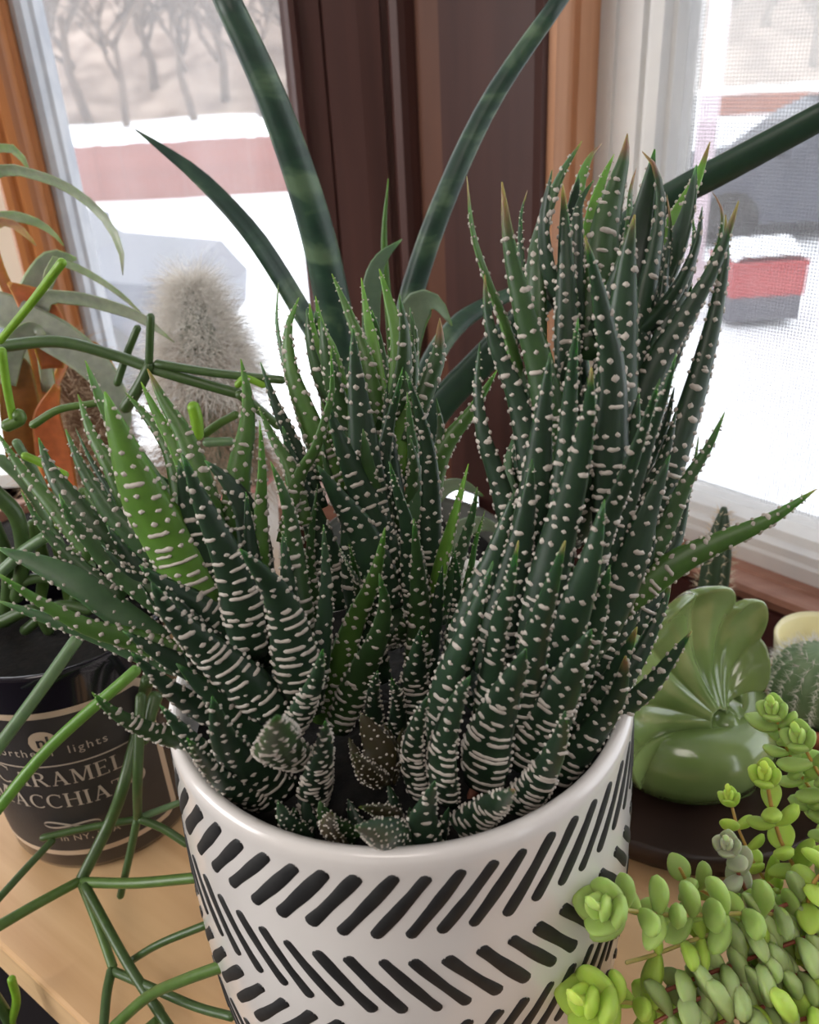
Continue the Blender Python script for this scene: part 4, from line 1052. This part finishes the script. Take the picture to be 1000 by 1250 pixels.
SL = (.42, .58, .10); SGn = (.36, .50, .14); SGy = (.38, .48, .20); SDull = (.36, .38, .26)
rs = random.Random(21)
def rosette(p, ax, size, col, rings=3):
    ax = ax.normalized(); a = ax.orthogonal().normalized(); b_ = ax.cross(a)
    for k in range(rings):
        ln = size*(1-.27*k)
        for q in range(2 if k else 4):
            an = q*math.pi*(1 if k else .5)+k*math.pi/2+.3
            d = a*math.cos(an)+b_*math.sin(an)
            cc = tuple(c*(1+.35*k) for c in col)
            sleaf(p+ax*size*(.22*k-.15)-d*size*.05, d*(.75-.2*k)+ax*(.75+.35*k), ax, ln*.80, 1, cc)
    sleaf(p+ax*size*.6, ax+a*.3, a, size*.35, 1, tuple(c*1.7 for c in col))
def sedum_stem(px_, Y_, spacing, size, col, scol, tip=True, tipsize=1.0, thick=5, skip=0.0):
    k = len(px_); Ys = [Y_[0]+(Y_[1]-Y_[0])*i/(k-1) for i in range(k)]
    P = [onY(x, y, Y) for (x, y), Y in zip(px_, Ys)]; path = catmull(P, 40)
    mb = MB(); mb.tube(path[::2]+[path[-1]], thick*.5*pxm(P[0]), 8); obj('stem', mb, M_stem, sd, True, color=scol)
    s = 0; spacing *= 1.08; size *= 1.06; nxt = spacing*.5; flip = 0; Lt = sum((path[i+1]-path[i]).length for i in range(39))
    for i in range(39):
        s += (path[i+1]-path[i]).length
        if s >= nxt and s < Lt-spacing*.3:
            T = (path[i+1]-path[i]).normalized(); a = T.cross(V((0, 0, 1))).normalized(); b_ = T.cross(a)
            an = (math.pi/2)*flip + rs.uniform(-.35, .35) + .5
            for sg in (-1, 1):
                if rs.random() < skip: continue
                d = (a*math.cos(an)+b_*math.sin(an))*sg + T*rs.uniform(.05, .45) + V((0, 0, .12))
                sleaf(path[i], d, T, size*rs.uniform(.8, 1.15), 0 if rs.random() < .75 else 1, jit(col, rs.uniform(.82, 1.18)))
            flip ^= 1; nxt += spacing*rs.uniform(.85, 1.15)
    if tip: rosette(path[-1], (path[-1]-path[-4]).normalized()*.6+(CAM-path[-1]).normalized()*.7, size*.86*tipsize, col)
ORG = (.50, .27, .08); RDS = (.26, .07, .045)
sedum_stem([(1030,1112),(960,1116),(904,1115),(820,1117),(742,1108)], (.185,.163), .0066, .0105, SGn, (.45,.36,.12), True, 1.7)
sedum_stem([(1020,1150),(905,1138),(860,1143),(800,1165),(765,1175)], (.18,.164), .0066, .0105, SL, (.45,.36,.12), False)
sedum_stem([(1030,1128),(950,1157),(900,1176),(850,1194),(800,1215)], (.175,.160), .0062, .012, SGy, RDS, False)
sedum_stem([(900,1262),(840,1246),(780,1226),(728,1222)], (.165,.158), .0070, .0115, SL, (.45,.36,.12), True, 1.9)
sedum_stem([(1030,1108),(965,1123),(920,1100),(900,1062),(889,1034)], (.19,.19), .0085, .0085, SDull, RDS, True, 1.2)
sedum_stem([(1030,1130),(1000,1098),(965,1050),(948,1010),(935,950)], (.195,.215), .0080, .0098, SL, ORG, True, 1.25, 5, .1)
sedum_stem([(1040,1060),(1000,980),(968,930),(945,870)], (.215,.235), .0052, .0098, SGn, ORG, True, 1.25, 4)
sedum_stem([(1060,1040),(1025,985),(1000,945),(978,905)], (.21,.225), .0050, .0105, SGn, ORG, True, 1.3, 4)
sedum_stem([(1010,1120),(940,1080),(905,1020),(892,978)], (.20,.23), .0062, .0085, SL, ORG, True, 1.1, 4)
sedum_stem([(1010,1130),(900,1105),(845,1080),(830,1060)], (.20,.20), .0068, .0092, SGn, ORG, False, 1, 4)
sedum_stem([(1030,1180),(930,1198),(860,1216),(800,1248)], (.168,.155), .0056, .0125, SGy, RDS, False)
sedum_stem([(1040,1210),(960,1222),(900,1240),(850,1262)], (.163,.150), .0056, .0125, SGy, RDS, False)
sedum_stem([(1040,1160),(970,1175),(900,1200),(830,1240)], (.180,.168), .0062, .012, SGn, RDS, False)
sedum_stem([(1040,1090),(985,1095),(930,1120),(880,1160)], (.188,.172), .0066, .0105, SGy, RDS, False)
sedum_stem([(1040,1060),(1010,1062),(990,1085),(985,1125)], (.185,.178), .0066, .0105, SL, ORG, False)
sedum_stem([(1040,1240),(985,1243),(930,1262)], (.155,.15), .0056, .012, SL, RDS, False)

# ================================================================== OUTDOORS
ZG = -1.9
g = MB(); nx, ny = 60, 60; rr = random.Random(4); rows = []
for i in range(nx+1):
    row = []
    for j in range(ny+1):
        x = -60+120*i/nx; y = 1.2+(j/ny)**1.6*90
        row.append(V((x, y, ZG + (.05*math.sin(x*.7+y*.3)+.04*math.sin(y*.9-x*.4) if y > 4 else 0))))
    rows.append(row)
g.loft(rows, closed=False); struct('ground', g, M_snow, True)
# neighbour hillside with bare woods
hl_ = MB(); rows = []
for i in range(61):
    x = -90+180*i/60; rows.append([V((x, y, ZG+z+rr.uniform(-.5, .5)*(z > 0))) for y, z in ((46, -.2), (54, 3), (66, 8), (80, 14), (95, 18))])
hl_.loft(rows, closed=False); struct('hillside', hl_, mat('winter_woods', (.10,.058,.038), (.30,.225,.18), .55, .95, detail=8), True)

M_fence = mat('red_fence_paint', (.17,.048,.036), (.22,.068,.052), 3, .8)
fd = onZ(215, 242, ZG); FY = fd.y
fx0, fx1 = onY(-60, 205, FY).x, onY(420, 205, FY).x
ftop = onY(215, 171, FY).z
fence = empty('board_fence', ((fx0+fx1)/2, FY, ZG), 'red board fence standing in the snow behind the yard', 'fence')
fb = V(fence.location); nb = 46; bw = (fx1-fx0)/nb
bm_ = MB(); bm_.box((-bw*.49, -.012, 0), (bw*.49, .012, ftop-ZG))
bme = bpy.data.meshes.new('fence_board'); bme.from_pydata([tuple(p) for p in bm_.v], [], bm_.f); bme.materials.append(M_fence)
for i in range(nb):
    o = bpy.data.objects.new('board', bme); COL.objects.link(o); o.parent = fence
    o.location = (fx0+bw*(i+.5)-fb.x, rr.uniform(-.01, .01), 0); o.scale = (1, 1, rr.uniform(.97, 1.0))
for zf in (.25, .85):
    q = MB(); q.box((fx0, FY+.014, ZG+zf*(ftop-ZG)-.04), (fx1, FY+.05, ZG+zf*(ftop-ZG)+.04)); obj('rail', q, M_fence, fence, False)
q = MB(); rows = []
for i in range(93):
    x = fx0+(fx1-fx0)*i/92; h = .05+.03*math.sin(i*.7)+.02*math.sin(i*1.9)
    rows.append([V((x, FY-.03, ftop-.005)), V((x, FY-.02, ftop+h)), V((x, FY+.03, ftop+h)), V((x, FY+.05, ftop-.005))])
q.loft(rows, closed=False); obj('snow_cap', q, M_snow, fence)

M_bark = mat('winter_bark', (.07,.043,.030), (.13,.09,.066), 2, .95)
def tree(px_x, Y, hgt, seed, label):
    x = onY(px_x, 130, Y).x; r = random.Random(seed); root = empty('bare_tree', (x, Y, ZG), label, 'tree', 'bare trees beyond the fence')
    tr = MB(); br = MB()
    def grow(mb, p, d, l, rad, lev):
        q = p+d*l*.5+V((r.uniform(-.1,.1)*l, r.uniform(-.1,.1)*l, 0)); e = p+d*l
        mb.tube([p, q, e], lambda t: rad*(1-.35*t), 4 if lev > 1 else 6, False)
        if lev >= 4: return
        for _ in range(4 if lev < 3 else 3):
            nd = (d*r.uniform(.5, 1)+V((r.uniform(-1,1), r.uniform(-1,1), r.uniform(-.15, .8)))*.8).normalized()
            grow(br, p+d*l*r.uniform(.45, 1), nd, l*r.uniform(.5, .75), rad*.55, lev+1)
    grow(tr, V((x, Y, ZG)), V((r.uniform(-.08,.08), 0, 1)).normalized(), hgt*.38, hgt*.022, 0)
    obj('trunk', tr, M_bark, root); obj('branches', br, M_bark, root, kind='stuff')
tl = ['slim bare winter tree beyond the red fence', 'slim bare winter tree beyond the red fence']
for i, (px_x, Y, hgt) in enumerate([(60,40,10),(105,46,12),(150,42,9),(190,50,13),(235,44,10),(275,48,12),(320,43,11),(360,52,12),(20,44,11),(930,52,12),(985,48,11),(870,55,12)]):
    tree(px_x, Y, hgt, 200+i, 'leafless grey brown tree standing in the snow beyond the red fence' if i < 9 else 'leafless grey brown tree behind the orange brick wall')
# snow covered car seen through the left window
M_car = mat('grey_blue_paint', (.05,.06,.09), rough=.5); M_cg = mat('car_glass', (.035,.045,.07), rough=.35); M_tyre = mat('tyre', (.02,.02,.02), rough=.8)
def car(name, loc, rotz, paint, label, L=4.3, snow=True):
    root = empty(name, loc, label, 'car')
    M = Matrix.Translation(V(loc)) @ Matrix.Rotation(rotz, 4, 'Z')
    def side_loft(prof, w_, inset=0):
        mb = MB(); n = len(prof)
        rows = [[M @ V((x*L/4.3, y*(w_-(inset*max(0, z-.75))), z)) for x, z in prof] for y in (-1, -.92, .92, 1)]
        for rw, f in ((0, .94), (3, .94)):
            c = sum(rows[rw], V((0, 0, 0)))/n; 
        mb.loft(rows); return mb
    body = [(-2.1,.35),(-2.15,.6),(-2.05,.88),(-1.4,.95),(1.0,.98),(1.95,.86),(2.15,.6),(2.1,.32),(1.75,.28),(-1.7,.28)]
    obj('body', side_loft(body, .86), paint, root, False)
    cab = [(-1.75,.94),(-1.35,1.40),(-.9,1.5),(.25,1.5),(.62,1.4),(1.15,.96)]
    obj('cabin', side_loft(cab, .80, .18), M_cg, root, False)
    roof = [(-1.38,1.40),(-.9,1.47),(.25,1.47),(.64,1.38),(.3,1.54),(-.95,1.55)]
    obj('roof', side_loft(roof, .72), paint, root, False)
    for x in (-1.3, 1.35):
        for y in (-.80, .80):
            q = MB(); c = M @ V((x*L/4.3, y, .32)); ax = (M.to_3x3() @ V((0, 1, 0)))
            q.tube([c-ax*.1, c+ax*.1], .32, 20, False); obj('wheel', q, M_tyre, root)
    for y in (-.95, .95):
        q = MB(); q.box((.75, y-.09, .98), (.92, y+.09, 1.12), M); obj('mirror', q, paint, root, False)
    if snow:
        sn_ = MB(); rows = []
        for i in range(13):
            x = (-1.0+1.35*i/12)*L/4.3; rows.append([M @ V((x, y*.7, 1.535+(.13-.1*abs(y)**3)*min(1, 3*math.sin(math.pi*(i+.4)/13)))) for y in (-1,-.8,-.4,0,.4,.8,1)])
        sn_.loft(rows, closed=False); obj('roof_snow', sn_, M_snow, root)
    return root
cxf = onY(246, 330, 6.5).x; car('car', (cxf-2.1, 7.2, ZG), math.radians(-4), M_car, 'grey blue car under snow parked in the yard before the red fence')
c2 = onZ(1000, 305, ZG); car('car', (c2.x+.6, c2.y+1.0, ZG), math.radians(172), mat('slate_paint', (.055,.062,.085), rough=.5), 'slate grey car seen through the insect screen of the right window', 4.6)
# red snow-topped storage box in front of it
c3 = onZ(932, 392, ZG); ct = empty('storage_box', (c3.x, c3.y+.3, ZG), 'red storage box on a grey plinth, topped with snow, outside the right window', 'box')
wd_ = 88*pxm(c3)/2; zt_ = onY(932, 320, c3.y).z; zm_ = onY(932, 362, c3.y).z
q = MB(); q.box((c3.x-wd_, c3.y, zm_), (c3.x+wd_, c3.y+.6, zt_-.04)); obj('box_body', q, mat('red_paint', (.42,.045,.045), rough=.5), ct, False)
q = MB(); q.box((c3.x-wd_*1.02, c3.y-.02, zt_-.039), (c3.x+wd_*1.02, c3.y+.62, zt_)); obj('lid', q, mat('red_paint', (.42,.045,.045)), ct, False)
q = MB(); q.box((c3.x-wd_*.97, c3.y+.02, ZG), (c3.x+wd_*.97, c3.y+.58, zm_-.001)); obj('plinth', q, mat('plinth_grey', (.10,.10,.12), rough=.6), ct, False)
q = MB(); rows = []
for i in range(11):
    x = c3.x-wd_+2*wd_*i/10; e = min(1, 3*math.sin(math.pi*(i+.3)/10.6)); rows.append([V((x, c3.y+.6*j/6, zt_-.01+.16*e*math.sin(math.pi*(j+.4)/6.8)**.6)) for j in range(7)])
q.loft(rows, closed=False); obj('snow_heap', q, M_snow, ct)
# low orange brick wall far behind
h0 = onY(868, 150, 30.0); h1 = onY(1250, 150, 30.0)
ho = empty('brick_wall', ((h0.x+h1.x)/2, 30, ZG), 'low orange brick garden wall capped with snow beyond the parked car', 'wall')
zt_ = onY(930, 112, 30.0).z
q = MB(); q.box((h0.x, 30, ZG), (h1.x, 30.4, zt_)); obj('masonry', q, mat('orange_brick', (.26,.06,.02), (.32,.09,.035), 1.2, .85), ho, False)
q = MB(); rows = []
for i in range(61):
    x = h0.x-.1+(h1.x-h0.x+.2)*i/60; hh = .16+.05*math.sin(i*.8); rows.append([V((x, 29.9, zt_-.01)), V((x, 29.95, zt_+hh)), V((x, 30.4, zt_+hh)), V((x, 30.5, zt_-.01))])
q.loft(rows, closed=False); obj('snow_cap', q, M_snow, ho)
# pale post near the right window
pp0 = onY(859, 200, 8.6)
q = MB(); wq = 9*pxm(pp0); q.box((pp0.x-wq, 8.6-wq, ZG), (pp0.x+wq, 8.6+wq, ZG+3.6)); q.box((pp0.x-wq*1.4, 8.6-wq*1.4, ZG), (pp0.x+wq*1.4, 8.6+wq*1.4, ZG+.3)); q.box((pp0.x-wq*1.3, 8.6-wq*1.3, ZG+3.6), (pp0.x+wq*1.3, 8.6+wq*1.3, ZG+3.7))
obj('porch_post', q, mat('pale_pink_paint', (.62,.50,.55), rough=.7), None, False, None, 'pale pink wooden post standing in the snow outside the right window', 'post', origin=(pp0.x, 8.6, ZG))

for o in bpy.data.objects:
    if '_base' in o.keys(): del o['_base']
